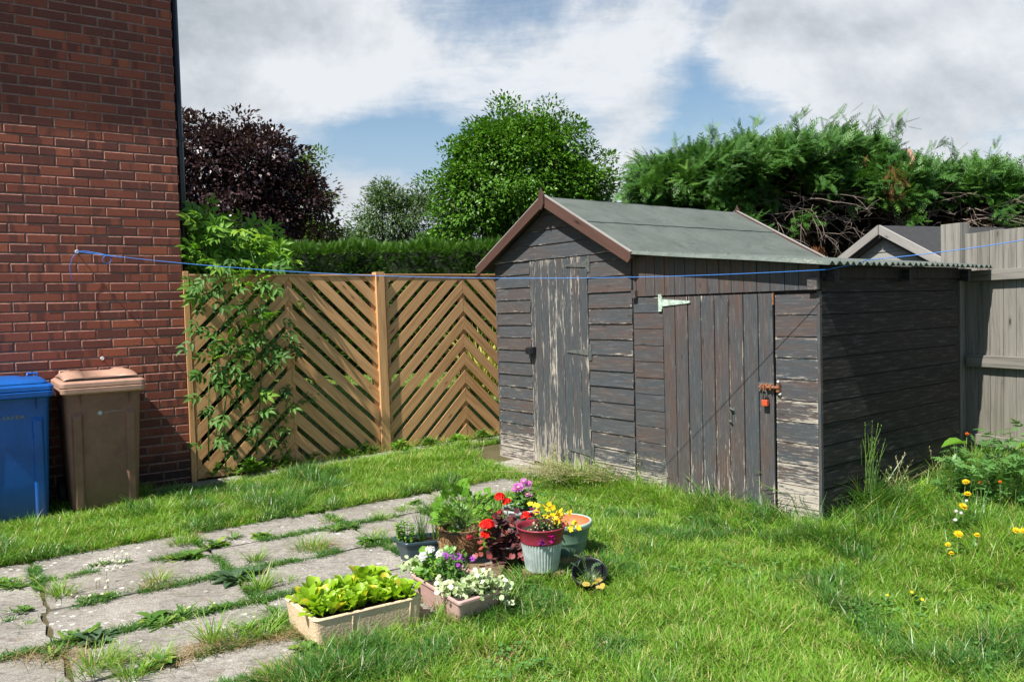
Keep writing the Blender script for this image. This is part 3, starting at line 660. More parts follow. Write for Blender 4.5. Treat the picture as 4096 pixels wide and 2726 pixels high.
# padlock hanging from the hasp
pad = empty('padlock', ff(2.925, .80, .05), 'small orange padlock hanging from the rusty bolt of the lean-to door', 'padlock')
b = MB(); b.prism([(2.902, .753), (2.944, .753), (2.944, .793), (2.902, .793)], ff, .034, .058); m_or = m_plain('orange_padlock', (.55, .085, .035), .4, scale=60); b.build('lock_body', m_or, pad, bevel=.004)
b = MB(); b.tube([ff(2.908, .79, .046), ff(2.908, .83, .048), ff(2.913, .850, .054), ff(2.923, .858, .056), ff(2.933, .850, .054), ff(2.938, .83, .048), ff(2.938, .79, .046)], .0042, 8); b.build('shackle', M['old_steel'], pad, smoothf=True)
# corrugated roof
def corr(u0, u1, w0, w1):
    b = MB(); P = 76.2/1000; nW = int((w1-w0)/P*12); nU = 14; V = []; 
    for k, dzz in enumerate((0, -.0035)):
        for i in range(nU+1):
            u = u0+(u1-u0)*i/nU
            for j in range(nW+1):
                w_ = w0+(w1-w0)*j/nW; z = 1.832-(u-1.667)*.109+.0115*math.sin(2*math.pi*(w_-w0)/P-math.pi/2)+dzz+.0015*math.sin(u*5+w_*3)
                V.append(SF(u+.004*math.sin(w_*23)*(i == nU), w_, z))
    A = (nU+1)*(nW+1); F = []
    for i in range(nU):
        for j in range(nW):
            q = i*(nW+1)+j; F.append((q, q+nW+1, q+nW+2, q+1)); F.append((A+q, A+q+1, A+q+nW+2, A+q+nW+1))
    for i in range(nU):
        q = i*(nW+1); F.append((q, A+q, A+q+nW+1, q+nW+1)); q += nW; F.append((q, q+nW+1, A+q+nW+1, A+q))
    for j in range(nW):
        q = j; F.append((q, q+1, A+q+1, A+q)); q = nU*(nW+1)+j; F.append((q, A+q, A+q+1, q+1))
    return V, F
m, n = newmat('corrugated_sheet'); p = n.n('ShaderNodeTexCoord').outputs['Object']; a = n.noise(p, 14, 6, .7, .5); b_ = n.noise(p, 90, 4, .7); z = n.noise(p, 3, 4, .6)
c = n.mix(n.ramp(a, .35, .7), (.085, .105, .09), (.14, .16, .14)); c = n.mix(n.ramp(n.add(n.mul(b_, .6), n.mul(z, .4)), .55, .68), c, (.33, .32, .27)); finish(n, c, .8, b_, .4, .002, spec=.3); M['corr'] = m
V, Fc = corr(1.668, 3.425, -.118, 2.10); bulk('corrugated_roof', V, Fc, M['corr'], lean, rnd=np.zeros(len(Fc)))
for w_ in (.02, .93, 1.80):
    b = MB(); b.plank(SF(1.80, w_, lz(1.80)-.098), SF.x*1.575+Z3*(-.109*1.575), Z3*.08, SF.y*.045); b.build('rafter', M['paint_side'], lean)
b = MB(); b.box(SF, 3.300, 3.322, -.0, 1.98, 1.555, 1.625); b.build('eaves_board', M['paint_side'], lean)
for i, u in enumerate(np.linspace(1.9, 3.2, 4)):
    for w_ in (-.027, .354, .89, 1.65):
        b = MB(); b.lathe(SF(u, w_+.019, 1.832-(u-1.667)*.109+.010), [(.011, 0), (.009, .005), (.004, .008), (.003, .014), (0, .014)], 8); b.build('roof_screw', M['old_steel'], lean)

# ================================================================== GREY BOARD FENCE (right)
GP = SF(3.40, 2.13, 0); GF = Frame((GP[0], GP[1], 0), R(-65))
gfence = empty('board_fence', GF(0, 0, 0), 'tall silvery grey closeboard fence right of the lean-to', 'fence')
def gt(x, y):       # where the sight line of a point of the fence meets its plane -> metres along it
    d = ray(x, y); nrm = GF.y; t = ((GF.o-CAM)@nrm)/(d@nrm); return (CAM+d*t-GF.o)@GF.x
TB = gt(2222, 800)
rr = random.Random(4); a = TB; b = MB()
while a < TB+3.3:
    wd_ = rr.uniform(.098, .105); b.vbox(GF, a, a+wd_-.004, .0+rr.uniform(-.001, .001), .018, .06, 1.905+rr.uniform(-.006, .006)+.02*(a-TB)); a += wd_
b.build('boards', M['grey_wood'], gfence, bevel=.0015)
for z0, z1, d in ((1.535, 1.615, 0), (.88, .968, 0), (.28, .36, 0)):
    b = MB(); b.plank(GF(TB+.035, -.045, z0+.0), GF.x*3.2+Z3*(.006 if z0 > 1 else -.01), Z3*(z1-z0), GF.y*.042); b.build('rail', M['grey_wood'], gfence, bevel=.003)
def gpost(a0, a1, y0, y1, zt): b = MB(); b.vbox(GF, a0, a1, y0, y1, -.05, zt); b.build('fence_post', M['grey_wood'], gfence, bevel=.003)
TP = gt(2176, 560)
gpost(TP, TB-.003, -.06, .06, 1.99); gpost(TB+1.85, TB+1.95, .02, .12, 2.0); 
b = MB(); b.vbox(GF, TP-.20, TP-.004, .01, .03, .06, 1.70); b.build('boards', M['grey_wood'], gfence)
# neighbour's shed beyond it
NS0 = far(2040, 515, 9.3); NS = Frame((NS0[0], NS0[1], 0), R(-68)); NZ = NS0[2]
nshed = empty('grey_shed', NS(0, 0, 0), "silvery unpainted shed with black felt roof behind the lean-to's corrugated roof", 'shed')
nr = lambda u: NZ-.02-abs(u)*.52
ng = [(-.52, 1, NZ-.06), (.52, 1, NZ-.06)]
b = MB(); siding(b, lambda u, z, t: NS(u, -t, z), -1.0, 1.0, .1, NZ, .155, .012, lambda z: 0, 41, top=ng, t=.014); b.build('front_wall', M['grey_shed'], nshed)
b = MB(); b.prism([(-.98, .05), (.98, .05), (.98, nr(.98)-.06), (0, nr(0)-.06), (-.98, nr(.98)-.06)], lambda u, z, t: NS(u, t, z), .012, 2.6); b.build('side_wall', M['grey_shed'], nshed)
M['black_felt'] = m_plain('black_felt', (.035, .035, .036), .9, var=.25, scale=30, bstr=.4)
b = MB()
for s_ in (-1, 1): b.prism([(0, nr(0)), (s_*1.12, nr(1.12)), (s_*1.12, nr(1.12)-.03), (0, nr(0)-.034)], lambda u, z, t: NS(u, t, z), -.10, 2.9)
b.build('roof', M['black_felt'], nshed)
for s_ in (-1, 1):
    b = MB(); b.prism([(s_*.01, nr(0)+.005), (s_*1.13, nr(1.13)+.005), (s_*1.13, nr(1.13)-.10), (s_*.01, nr(0)-.105)], lambda u, z, t: NS(u, t, z), -.13, -.105, dirn=(1, -.52*s_)); b.build('barge_board', M['grey_shed'], nshed, bevel=.002)
    b = MB(); b.prism([(s_*.01, nr(0)-.085), (s_*1.05, nr(1.05)-.085), (s_*1.05, nr(1.05)-.135), (s_*.01, nr(0)-.14)], lambda u, z, t: NS(u, t, z), -.102, -.02, dirn=(1, -.52*s_)); b.build('felt_strip', M['black_felt'], nshed)

# ================================================================== WASHING LINE
line = empty('washing_line', hs(HK[0], .04, HK[1]), 'thin blue washing line strung from the brick wall past the shed to the right', 'washing line')
hk3 = hs(HK[0], .045, HK[1]); P1 = SF(3.40, -.088, 1.60); P2 = SF(3.408, .33, 1.662)
b = MB(); pts = []
for t in np.linspace(0, 1, 60):
    q = hk3+(P1-hk3)*t; q = q-Z3*(.47*t*(1-t)); pts.append(q)
b.tube(pts, .0023, 6); 
P3 = P2+(far(2600, 505, 4.4)-P2); pts = [P1, SF(3.415, .0, 1.615), SF(3.412, .20, 1.632), P2]; b.tube(pts, .0023, 6)
b.tube([P2+(P3-P2)*t-Z3*.10*t*(1-t) for t in np.linspace(0, 1, 20)], .0026, 6); b.build('cord', M['blue_cord'], line, smoothf=True)
b = MB(); kn = hk3+(P1-hk3)*.055-Z3*.025; kn2 = hk3+(P1-hk3)*.075-Z3*.034
b.tube([hk3, hk3+(kn-hk3)*.25+Z3*.012, hk3+(kn-hk3)*.7+Z3*.008, kn], .0024, 6); b.tube([hk3, kn-Z3*.002], .0024, 6)
lp = [kn+HO.x*(-.03*math.sin(t)-.012)+Z3*(-.032+.03*math.cos(t)) for t in np.linspace(0, 2*math.pi, 20)]; b.tube(lp, .0022, 6)
for q in (kn, kn2): b.tube([q-HO.x*.006, q, q+HO.x*.006], [.003, .0065, .003], 8)
b.tube([kn, kn2], .0036, 6); b.build('knot', M['blue_cord'], line, smoothf=True)
b = MB(); b.tube([hk3, hk3-HO.x*.035-Z3*.05, hk3-HO.x*.055-Z3*.12, hk3-HO.x*.05-Z3*.19, hk3-HO.x*.03-Z3*.26], .0022, 6); b.build('loose_end', M['blue_cord'], line, smoothf=True)

# ================================================================== WHEELIE BINS
def rrect(fn, cx, cy, hx, hy, z, r, k=6, skew=0):
    pts = []
    for q, (sx, sy) in enumerate(((1, 1), (-1, 1), (-1, -1), (1, -1))):
        for j in range(k+1):
            a = math.pi/2*(q+j/k); pts.append(fn(cx+sx*(hx-r)+r*math.cos(a), cy+sy*(hy-r)+r*math.sin(a), z))
    return pts
def text_mesh(name, body, loc, xd, zd, size, mat, parent, ext=.0008, sx=1.0):
    cu = bpy.data.curves.new(name, 'FONT'); cu.body = body; cu.size = size; cu.extrude = ext; cu.align_x = 'CENTER'; cu.align_y = 'CENTER'
    t = bpy.data.objects.new('tmp', cu); COL.objects.link(t); dg = bpy.context.evaluated_depsgraph_get(); me = bpy.data.meshes.new_from_object(t.evaluated_get(dg)); bpy.data.objects.remove(t)
    nd = np.cross(xd, zd); A = np.stack([np.array(xd)*sx, np.array(zd), nd], 1)
    for v in me.vertices: v.co = Vector(np.array(loc)+A@np.array(v.co))
    me.materials.clear(); return link(name, me, mat, parent)
def bin_(a0, bodym, lidm, label, kind):
    """a0 = left side along the wall; 0.56 wide, front 0.72 m out"""
    cx = a0+.28; t = empty('wheelie_bin', hs(cx, .4, 0), label, 'wheelie bin')
    f = lambda x, y, z: hs(cx+x, y, z)
    b = MB(); R_ = []
    for z, hx, y0, y1, r in ((.02, .215, .10, .575, .035), (.05, .222, .08, .590, .04), (.30, .232, .07, .612, .045), (.60, .243, .06, .635, .045), (.84, .252, .055, .652, .045), (.905, .256, .05, .660, .045)):
        R_.append(rrect(f, 0, (y0+y1)/2, hx, (y1-y0)/2, z, r))
    b.rings(R_, cap1=False); body = b.build('body', bodym, t, smoothf=True)
    for p_ in body.data.polygons: p_.use_smooth = True
    b = MB()      # raised front panel and corner flutes
    fy = lambda z: .590+(.660-.590)*(z-.05)/.855
    def slab(x0, x1, z0, z1, o):
        n = b.vs([f(x0+.01, fy(z0)-.002, z0), f(x1-.01, fy(z0)-.002, z0), f(x1-.01, fy(z1)-.002, z1), f(x0+.01, fy(z1)-.002, z1), f(x0+.024, fy(z0)+o, z0+.03), f(x1-.024, fy(z0)+o, z0+.03), f(x1-.024, fy(z1)+o, z1-.03), f(x0+.024, fy(z1)+o, z1-.03)])
        for q in ((4, 5, 6, 7), (0, 1, 5, 4), (1, 2, 6, 5), (2, 3, 7, 6), (3, 0, 4, 7)): b.face([n+i for i in q][::-1])
    slab(-.222, -.125, .03, .76, .020); slab(.128, .222, .03, .76, .016); b.build('front_rib', bodym, t, bevel=.006, smoothf=False)
    for x in (-.15, .17):
        b = MB(); n = b.vs([f(x-.006, .652, .905), f(x+.006, .652, .905), f(x, .648, .80), f(x, .690, .905)]); 
        for q in ((0, 2, 3), (1, 3, 2), (0, 3, 1)): b.face([n+i for i in q])
        b.build('gusset', bodym, t)
    b = MB(); b.rings([rrect(f, 0, .375, .262, .325, .895, .03), rrect(f, 0, .375, .278, .345, .905, .035), rrect(f, 0, .375, .280, .347, .938, .035), rrect(f, 0, .375, .272, .337, .942, .035)]); b.build('rim', lidm if kind == 'brown' else bodym, t, bevel=.002)
    b = MB(); b.rings([rrect(f, 0, .370, .274, .338, .944, .035), rrect(f, 0, .370, .282, .347, .948, .035), rrect(f, 0, .370, .281, .345, .976, .035), rrect(f, 0, .370, .268, .332, .984, .035), rrect(f, 0, .365, .262, .322, .990, .04)]); lid = b.build('lid', lidm, t, bevel=.002)
    b = MB(); N = 14
    if kind == 'brown':
        def top(h, x): return [ (x, .07+.60*q, .990+h*math.sin(math.pi*min(1, .08+q*.86))**.6) for q in np.linspace(0, 1, N)]
        S_ = [[f(*p) for p in top(.062*k_, x)] for x, k_ in ((-.255, .30), (-.235, .75), (-.20, .92), (-.12, 1.0), (-.118, .86), (.118, .86), (.12, 1.0), (.20, .92), (.235, .75), (.255, .30))]
        n = b.vs([q for s_ in S_ for q in s_])
        for i in range(len(S_)-1):
            for j in range(N-1): b.face([n+i*N+j, n+i*N+j+1, n+(i+1)*N+j+1, n+(i+1)*N+j])
        d = b.build('lid_hood', lidm, lid, smoothf=True); sm = d.modifiers.new('s', 'SOLIDIFY'); sm.thickness = .006; sm.offset = -1
        b = MB(); b.box(HO, cx-.215, cx+.24, -.665, -.60, .990, 1.012); b.build('grip_recess', M['black_plastic'], lid)
    else:
        b.rings([rrect(f, 0, .365, .258, .318, .990, .05), rrect(f, 0, .36, .245, .30, 1.006, .06), rrect(f, 0, .355, .215, .27, 1.016, .06), rrect(f, 0, .33, .12, .20, 1.018, .06), rrect(f, -.0, .32, .095, .16, 1.030, .06), rrect(f, 0, .32, .06, .12, 1.034, .05)]); b.build('lid_dome', lidm, lid, smoothf=True)
    for x in (-.19, .19):
        b = MB(); b.tube([f(x-.035, .11, 1.005), f(x-.03, .09, 1.035), f(x+.03, .09, 1.035), f(x+.035, .11, 1.005)], .010, 8); b.build('handle', lidm, lid, smoothf=True)
    b = MB(); b.tube([f(-.22, .045, .985), f(.22, .045, .985)], .014, 10); b.build('push_bar', bodym, t, smoothf=True)
    for x in (-.25, .25):
        b = MB(); b.tube([f(x-.02, .11, .10), f(x+.02, .11, .10)], .10, 24); b.build('wheel', M['rubber'], t, bevel=.006)
    return t, f, fy
bb_, fb_, fyb = bin_(-1.005, M['brown_bin'], M['brown_lid'], 'brown wheelie bin with a faded lid, against the brick wall nearest the fence', 'brown')
bl_, fl_, fyl = bin_(-1.600, M['blue_bin'], M['blue_bin'], 'bright blue wheelie bin beside the brown one at the left edge', 'blue')
m_yel = m_plain('pale_yellow_print', (.20, .24, .13), .5); m_sil = m_plain('pale_silver_print', (.36, .42, .44), .5)
tl = np.array(Z3)+(-HO.y)*(.07/.855); tl /= np.linalg.norm(tl)
text_mesh('lettering', 'SCHAFER', fl_(-.283+.275, fyl(.765)+.0025, .765), HO.x, tl, .034, m_yel, bl_, sx=1.55)
xx = .0; 
b = MB(); b.lathe(fb_(-.025, fyb(.748)+.0005, .748), [(.0155, 0), (.0155, .0015), (0, .0016)], 20, M=np.stack([HO.x, tl, -HO.y], 1)); b.build('emblem', m_sil, bb_)
b = MB(); b.tube([fb_(-.004+q*.135, fyb(.748)+.0012, .745+.010*math.sin(q*2.4)*(1-q*.35)+.004*q) for q in np.linspace(0, 1, 14)], [.0006+.0014*math.sin(math.pi*q) for q in np.linspace(0, 1, 14)], 6); b.build('swoosh', m_sil, bb_)
# ================================================================== GROUND
m, n = newmat('lawn_soil'); p = n.pos()
a = n.noise(p, 3.0, 6, .65); b_ = n.noise(p, 60, 4, .7); c_ = n.noise(p, 220, 3, .6)
c = n.mix(n.ramp(n.add(n.mul(a, .5), n.mul(b_, .5)), .35, .65), (.055, .060, .022), (.12, .10, .055)); c = n.mix(n.ramp(c_, .5, .8), c, (.20, .15, .085))
finish(n, c, .95, n.add(b_, n.mul(c_, .5)), .8, .01, spec=.15); M['soil'] = m
xs = np.concatenate([[-160, -60, -25, -14], np.linspace(-9, 9, 61), [14, 25, 60, 160]]); ys = np.concatenate([[-60, -15, -4], np.linspace(0, 12, 41), [15, 20, 30, 50, 90, 200]])
X, Y = np.meshgrid(xs, ys); Zg = gz(X, Y)-.008
V = np.stack([X.ravel(), Y.ravel(), Zg.ravel()], 1); nx = len(xs)
Fg = [(j*nx+i, j*nx+i+1, (j+1)*nx+i+1, (j+1)*nx+i) for j in range(len(ys)-1) for i in range(nx-1)]
g = bulk('ground', V, Fg, M['soil'], smoothf=True); g['kind'] = 'structure'

m, n = newmat('lichened_concrete_slab'); uv = n.pos(); r = n.attr('rnd')
a = n.noise(uv, 2.2, 5, .6); b_ = n.noise(uv, 26, 6, .7, .3); c_ = n.noise(uv, 130, 4, .75); d_ = n.noise(n.vmul(uv, (14, 40, 1)), 1.0, 5, .7, 1.0)
c = n.mix(n.ramp(n.add(n.mul(a, .5), n.mul(b_, .5)), .32, .68), (.21, .19, .165), (.47, .44, .39)); c = n.mix(n.mul(r, .3), c, (.30, .27, .22))
c = n.mix(n.mul(n.ramp(c_, .40, .60), .6), c, (.10, .092, .08)); c = n.mix(n.mul(n.ramp(d_, .52, .66), .6), c, (.075, .07, .062)); c = n.mix(n.mul(n.ramp(n.noise(uv, 5.5, 6, .7, .4), .55, .68), .5), c, (.15, .115, .08)); c = n.mix(n.mul(n.ramp(n.noise(uv, 75, 3, .8), .60, .70), .6), c, (.055, .052, .048))
vo = n.n('ShaderNodeTexVoronoi', {'Vector': uv, 'Scale': 19.0, 'Randomness': 1.0}); vd = vo.outputs['Distance']; vr = n.xyz(vo.outputs['Color'])[0]
li = n.mul(n.ramp(n.add(vd, n.add(n.mul(n.sub(c_, .5), .22), n.mul(vr, .42))), .33, .25), n.ramp(n.noise(uv, 1.7, 3, .6), .42, .58)); c = n.mix(n.mul(li, .85), c, (.58, .58, .54))
finish(n, c, .9, n.add(n.mul(c_, .6), b_), .7, .005, spec=.2); M['slab'] = m
def slab_sheet(name, rects, fn, top=.004, seed=1, mat='slab', th=.035):
    rr = random.Random(seed); b = MB()
    for (x0, x1, y0, y1) in rects:
        g_ = .008; nX, nY = 12, 8; r = rr.random(); n0 = len(b.v); tx, ty = rr.uniform(-.004, .004), rr.uniform(-.004, .004); dz = rr.uniform(-.003, .004)
        x0 += g_+rr.uniform(0, .006); x1 -= g_+rr.uniform(0, .006); y0 += g_; y1 -= g_
        grid = []
        for i in range(nX+1):
            for j in range(nY+1):
                x = x0+(x1-x0)*i/nX; y = y0+(y1-y0)*j/nY
                if i in (0, nX) or j in (0, nY): x += rr.uniform(-.009, .009); y += rr.uniform(-.009, .009)
                if i in (0, nX) and j in (0, nY): x += (.03 if i == 0 else -.03)*rr.random(); y += (.03 if j == 0 else -.03)*rr.random()
                q = fn(x, y, 0); z = float(gz(q[0], q[1]))+top+dz+tx*(i/nX-.5)+ty*(j/nY-.5); grid.append((q[0], q[1], z))
        b.vs(grid)
        for i in range(nX):
            for j in range(nY): k = n0+i*(nY+1)+j; b.face([k, k+nY+1, k+nY+2, k+1], None, r)
        ring = [(i, 0) for i in range(nX)]+[(nX, j) for j in range(nY)]+[(i, nY) for i in range(nX, 0, -1)]+[(0, j) for j in range(nY, 0, -1)]
        n1 = b.vs([(grid[i*(nY+1)+j][0], grid[i*(nY+1)+j][1], grid[i*(nY+1)+j][2]-th) for i, j in ring])
        for k in range(len(ring)):
            q = (k+1) % len(ring); A_ = n0+ring[k][0]*(nY+1)+ring[k][1]; B_ = n0+ring[q][0]*(nY+1)+ring[q][1]; b.face([B_, A_, n1+k, n1+q], None, r)
    me_fix = b
    o = b.build(name, M[mat]); o['kind'] = 'structure'
    bm = bmesh.new(); bm.from_mesh(o.data); bmesh.ops.recalc_face_normals(bm, faces=bm.faces[:]); bm.to_mesh(o.data); bm.free(); return o
ROWS = [(1.63, 2.12, 2.10), (2.12, 2.66, 1.05), (2.66, 3.18, .95), (3.18, 3.66, .90), (3.66, 4.05, .25), (4.05, 4.50, -.55)]
rects = []
for k, (b0, b1, aend) in enumerate(ROWS):
    js = [-4.88, -3.98, -3.08, -2.18, -1.28, -.39, .51, 1.40, 2.30]; js = [q+(.0, .01, -.012, .015, .0, .0)[k] for q in js]
    for x0, x1 in zip(js[:-1], js[1:]):
        if x0 >= aend-.2: continue
        rects.append((x0, min(x1, aend+.05), b0, b1))
slab_sheet('patio', rects, lambda a, b: None, 0) if False else slab_sheet('patio', rects, lambda a, b, z: hs(a, b, z), .002, 5)
slab_sheet('path', [(x, x+.6, .035, .255) for x in np.arange(-.95, 3.0, .6)], lambda a, b, z: hs(a, b, z), .002, 6)
slab_sheet('shed_base', [(-.52, .2, -.32, .55), (.2, .8, -.31, .02), (.8, 1.4, -.28, .02), (1.4, 1.85, -.18, .02)], lambda u, v, z: SF(u, v, z), -.008, 7)

# ================================================================== GRASS
GR = m_leaf('grass_blades', (.10, .235, .016), (.25, .44, .045), (.52, .45, .18), trans=.38, rough=.40, spec=.4)
GR2 = m_leaf('deep_green_grass', (.040, .135, .018), (.085, .225, .034), (.28, .28, .10), trans=.32, rough=.36, spec=.5)
DRY = m_leaf('dry_straw', (.26, .18, .085), (.42, .31, .16), None, trans=.2, rough=.7, spec=.2)
SEED = m_leaf('seed_heads', (.30, .30, .13), (.48, .44, .24), None, trans=.3, rough=.7, spec=.2)
def blades(name, P, H, wd, lean, curl, mat, parent=None, az=None, segs=3):
    n_ = len(P); az = RNG.uniform(0, 2*math.pi, n_) if az is None else az
    d = np.stack([np.cos(az), np.sin(az), np.zeros(n_)], 1); wa = az+math.pi/2+RNG.normal(0, .5, n_); wv = np.stack([np.cos(wa), np.sin(wa), np.zeros(n_)], 1)
    ts = np.linspace(0, 1, segs+1); V = []
    for i, t in enumerate(ts):
        hh = H*(t-.35*np.minimum(curl, 1.3)*t*t)
        c = P+Z3*hh[:, None]+d*(H*(lean*t+curl*.75*t*t))[:, None]
        if i < segs:
            ww = (wd*(1-.55*t**1.5)/2)[:, None]; V += [c-wv*ww, c+wv*ww]
        else: V += [c]
    V = np.stack(V, 1); nv = V.shape[1]; T = []
    for i in range(segs-1): a = 2*i; T += [(a, a+1, a+3), (a, a+3, a+2)]
    a = 2*(segs-1); T += [(a, a+1, a+2)]
    T = np.array(T); idx = (T[None]+(np.arange(n_)*nv)[:, None, None]).reshape(-1, 3)
    return V.reshape(-1, 3), idx, np.repeat(RNG.random(n_), len(T))
def tonoise(P, s, seed=0):
    """cheap smooth value noise"""
    rg = np.random.default_rng(seed); G = rg.random((64, 64)); x = (P[:, 0]*s+31) % 63; y = (P[:, 1]*s+17) % 63
    i = np.floor(x).astype(int); j = np.floor(y).astype(int); u = smooth(x-i); v = smooth(y-j)
    return (G[i, j]*(1-u)+G[i+1, j]*u)*(1-v)+(G[i, (j+1)]*(1-u)+G[i+1, j+1]*u)*v
def locals_(P):
    q = P-HO.o; a = q@HO.x; b = -(q@HO.y); q = P-SF.o; return a, b, q@SF.x, q@SF.y
def inview(P, mg=.22):
    v = P-CAM; dz = v@FW; x = (v@CR)/dz*F_PX/2048; y = (v@CU)/dz*F_PX/1363
    return (dz > 1.5) & (np.abs(x) < 1+mg) & (y > -1-mg*1.2)
def edge(P, s, amp, seed): return (tonoise(P, s, seed)-.5)*2*amp+(tonoise(P, s*3.3, seed+1)-.5)*amp
def lawn_mask(P):
    a, b, u, w_ = locals_(P); e = edge(P, 4.0, .06, 3)
    pat = np.zeros(len(P), bool)
    for (b0, b1, ae) in ROWS: pat |= (b > b0-.0) & (b <= b1) & (a < ae+e)
    pat &= (b > 1.66+e*.6)
    pat &= ~((b > 4.0) & (b < 4.5) & (a > -.62+e))
    path = (b < .31+e*.4) & (a > -.42+e)
    base = (u > -.50+e*.6) & (w_ > -.30+.12*(u > 1.0)+e*.5) & (u < 1.80)
    shedf = (u > -.05) & (w_ > -.03) & (u < LU1+.01)
    g_ = P-GF.o; beyond = ((g_@GF.y) > -.03) & (a > 1)
    return ~(pat | path | base | shedf | beyond) & (b > .03)
def scatter(n_, x0, x1, y0, y1): return np.stack([RNG.uniform(x0, x1, n_), RNG.uniform(y0, y1, n_), np.zeros(n_)], 1)
P = scatter(1900000, -5.2, 6.4, 1.6, 8.9); P = P[inview(P)]; P = P[lawn_mask(P)]
dist = np.linalg.norm(P[:, :2], axis=1); tn = tonoise(P, 2.2, 11); tf = tonoise(P, 9, 12)
keep = RNG.random(len(P)) < np.clip(1.15-(dist-3.5)*.10, .5, 1)*np.clip(.55+tf*.7, .35, 1); P = P[keep]; dist = dist[keep]; tn = tn[keep]; tf = tf[keep]
P[:, 2] = gz(P[:, 0], P[:, 1])-.014
a, b, u, w_ = locals_(P)
H = .026+.048*RNG.random(len(P))**1.5+.026*smooth((tn-.45)*3)+.024*smooth((tf-.5)*3)
strip = (b < 1.7) & (a < 2.6); H = np.where(strip, H*1.15+.012, H)
near_shed = smooth((.42+w_)/.35)*smooth((u-.5)/1.0); H = H*(1+1.5*near_shed*RNG.random(len(P)))
near_side = smooth((.25-np.abs(u-LU1-.15))/.2)*(w_ > -.2); H = H*(1+.9*near_side*.3*RNG.random(len(P)))
H = H*(1+.5*smooth((P[:, 0]-2.8)/.6)*smooth((P[:, 1]-4.2)/1.0)*RNG.random(len(P)))
straw = (tonoise(P, 3.1, 21)*.7+tonoise(P, 11, 22)*.3 > .80) & (RNG.random(len(P)) < .5) | (RNG.random(len(P)) < .035)
deep = (tonoise(P, 1.9, 31)*.5+tonoise(P, 6, 32)*.5 > .64) & (RNG.random(len(P)) < .7) & ~straw
laz = tonoise(P, 1.3, 41)*6+RNG.normal(0, 2.2, len(P))
for nm, sel, mt, hk, wk in (('lawn_grass', ~straw & ~deep, GR, 1, 1), ('lush_grass', deep, GR2, 1.3, 1.05), ('straw', straw, DRY, .7, .9)):
    Q = P[sel]; h = H[sel]*hk; V, F3, r = blades(nm, Q, h, (RNG.uniform(.0026, .0052, len(Q)))*(1+.10*np.maximum(0, dist[sel]-3))*wk, RNG.uniform(.1, .9, len(Q)), RNG.uniform(.1, 1.1, len(Q)), mt, az=laz[sel])
    o = bulk(nm, V, F3, mt, rnd=r); o['kind'] = 'stuff'
# clover and other broad leaves in the lawn
P = scatter(9000, -5, 5, 2, 7.6); P = P[inview(P)]; P = P[lawn_mask(P)]; P = P[(tonoise(P, 2.6, 71)*.6+tonoise(P, 8, 72)*.4) > .56]; P = np.repeat(P, 7, 0); P[:, :2] += RNG.normal(0, .018, (len(P), 2)); P[:, 2] = gz(P[:, 0], P[:, 1])+RNG.uniform(.015, .05, len(P))
V, Fc, r = inst(tpl_round(3, 12, .3, .1), P, basis(rdir(len(P), -.1, .5)), RNG.uniform(.010, .024, len(P))); o = bulk('clover_leaves', V, Fc, m_leaf('clover', (.06, .17, .03), (.13, .28, .06), None, trans=.25), rnd=r); o['kind'] = 'stuff'
# taller wild grass along the store and shed, with seed heads
P = []
for k in range(120):
    if k < 65: q = SF(RNG.uniform(1.15, 3.3), -RNG.uniform(.04, .30))
    elif k < 78: q = SF(LU1+RNG.uniform(.03, .22), RNG.uniform(-.25, 1.5))
    else: q = SF(RNG.uniform(1.2, 3.6), -RNG.uniform(.05, .45))
    P.append(q+np.concatenate([RNG.normal(0, .035, (34, 2)), np.zeros((34, 1))], 1)*1.0)
P = np.concatenate(P); P[:, 2] = gz(P[:, 0], P[:, 1])-.01
n_ = len(P); H = RNG.uniform(.05, .13, n_)*(.6+.8*tonoise(P, 3, 5)); V, F3, r = blades('t', P, H, RNG.uniform(.003, .0055, n_), RNG.uniform(.1, .7, n_), RNG.uniform(.3, 1.5, n_), GR2, segs=5)
o = bulk('tall_grass', V, F3, GR, rnd=r); o['kind'] = 'stuff'
# neighbour's lawn beyond the fence
P = scatter(110000, -6, 4.5, 7.5, 17.5); a, b, u, w_ = locals_(P); P = P[(b < -.12) & ~((w_ > -.1) & (u > -.1))]; P = P[inview(P, .0)]
P[:, 2] = gz(P[:, 0], P[:, 1])-.01; n_ = len(P)
V, F3, r = blades('n', P, RNG.uniform(.03, .055, n_), np.full(n_, .009), RNG.uniform(0, .6, n_), RNG.uniform(0, .8, n_), GR, segs=2)
o = bulk('neighbour_grass', V, F3, GR, rnd=r); o['kind'] = 'stuff'

# ================================================================== TREES AND HEDGES
M['bark'] = m_plain('bark', (.06, .048, .038), .9, var=.3, scale=20, bstr=.6, bdist=.01)
M['maple'] = m_leaf('purple_maple_leaves', (.034, .017, .020), (.072, .038, .042), (.14, .085, .075), trans=.14, rough=.38, spec=.5)
M['beech'] = m_leaf('bright_green_leaves', (.055, .15, .012), (.115, .26, .022), (.40, .50, .14), trans=.2, rough=.4)
M['rowan'] = m_leaf('rowan_leaves', (.05, .11, .03), (.10, .17, .05), (.22, .10, .05), trans=.3)
M['lime'] = m_leaf('yellow_green_leaves', (.07, .14, .02), (.13, .21, .035), None, trans=.35)
M['hedge'] = m_leaf('hedge_sprays', (.045, .13, .016), (.11, .23, .028), None, trans=.22)
M['cyp'] = m_leaf('cypress_sprays', (.030, .100, .016), (.085, .205, .028), (.17, .29, .05), trans=.2, rough=.5)
M['dead'] = m_leaf('dead_brown_sprays', (.055, .032, .020), (.12, .070, .042), None, trans=.1, rough=.8, spec=.1)
M['rustneedle'] = m_leaf('rust_brown_sprays', (.30, .12, .05), (.40, .18, .09), None, trans=.15, rough=.8, spec=.1)
M['twig'] = m_plain('bleached_twigs', (.22, .17, .14), .85, var=.3)
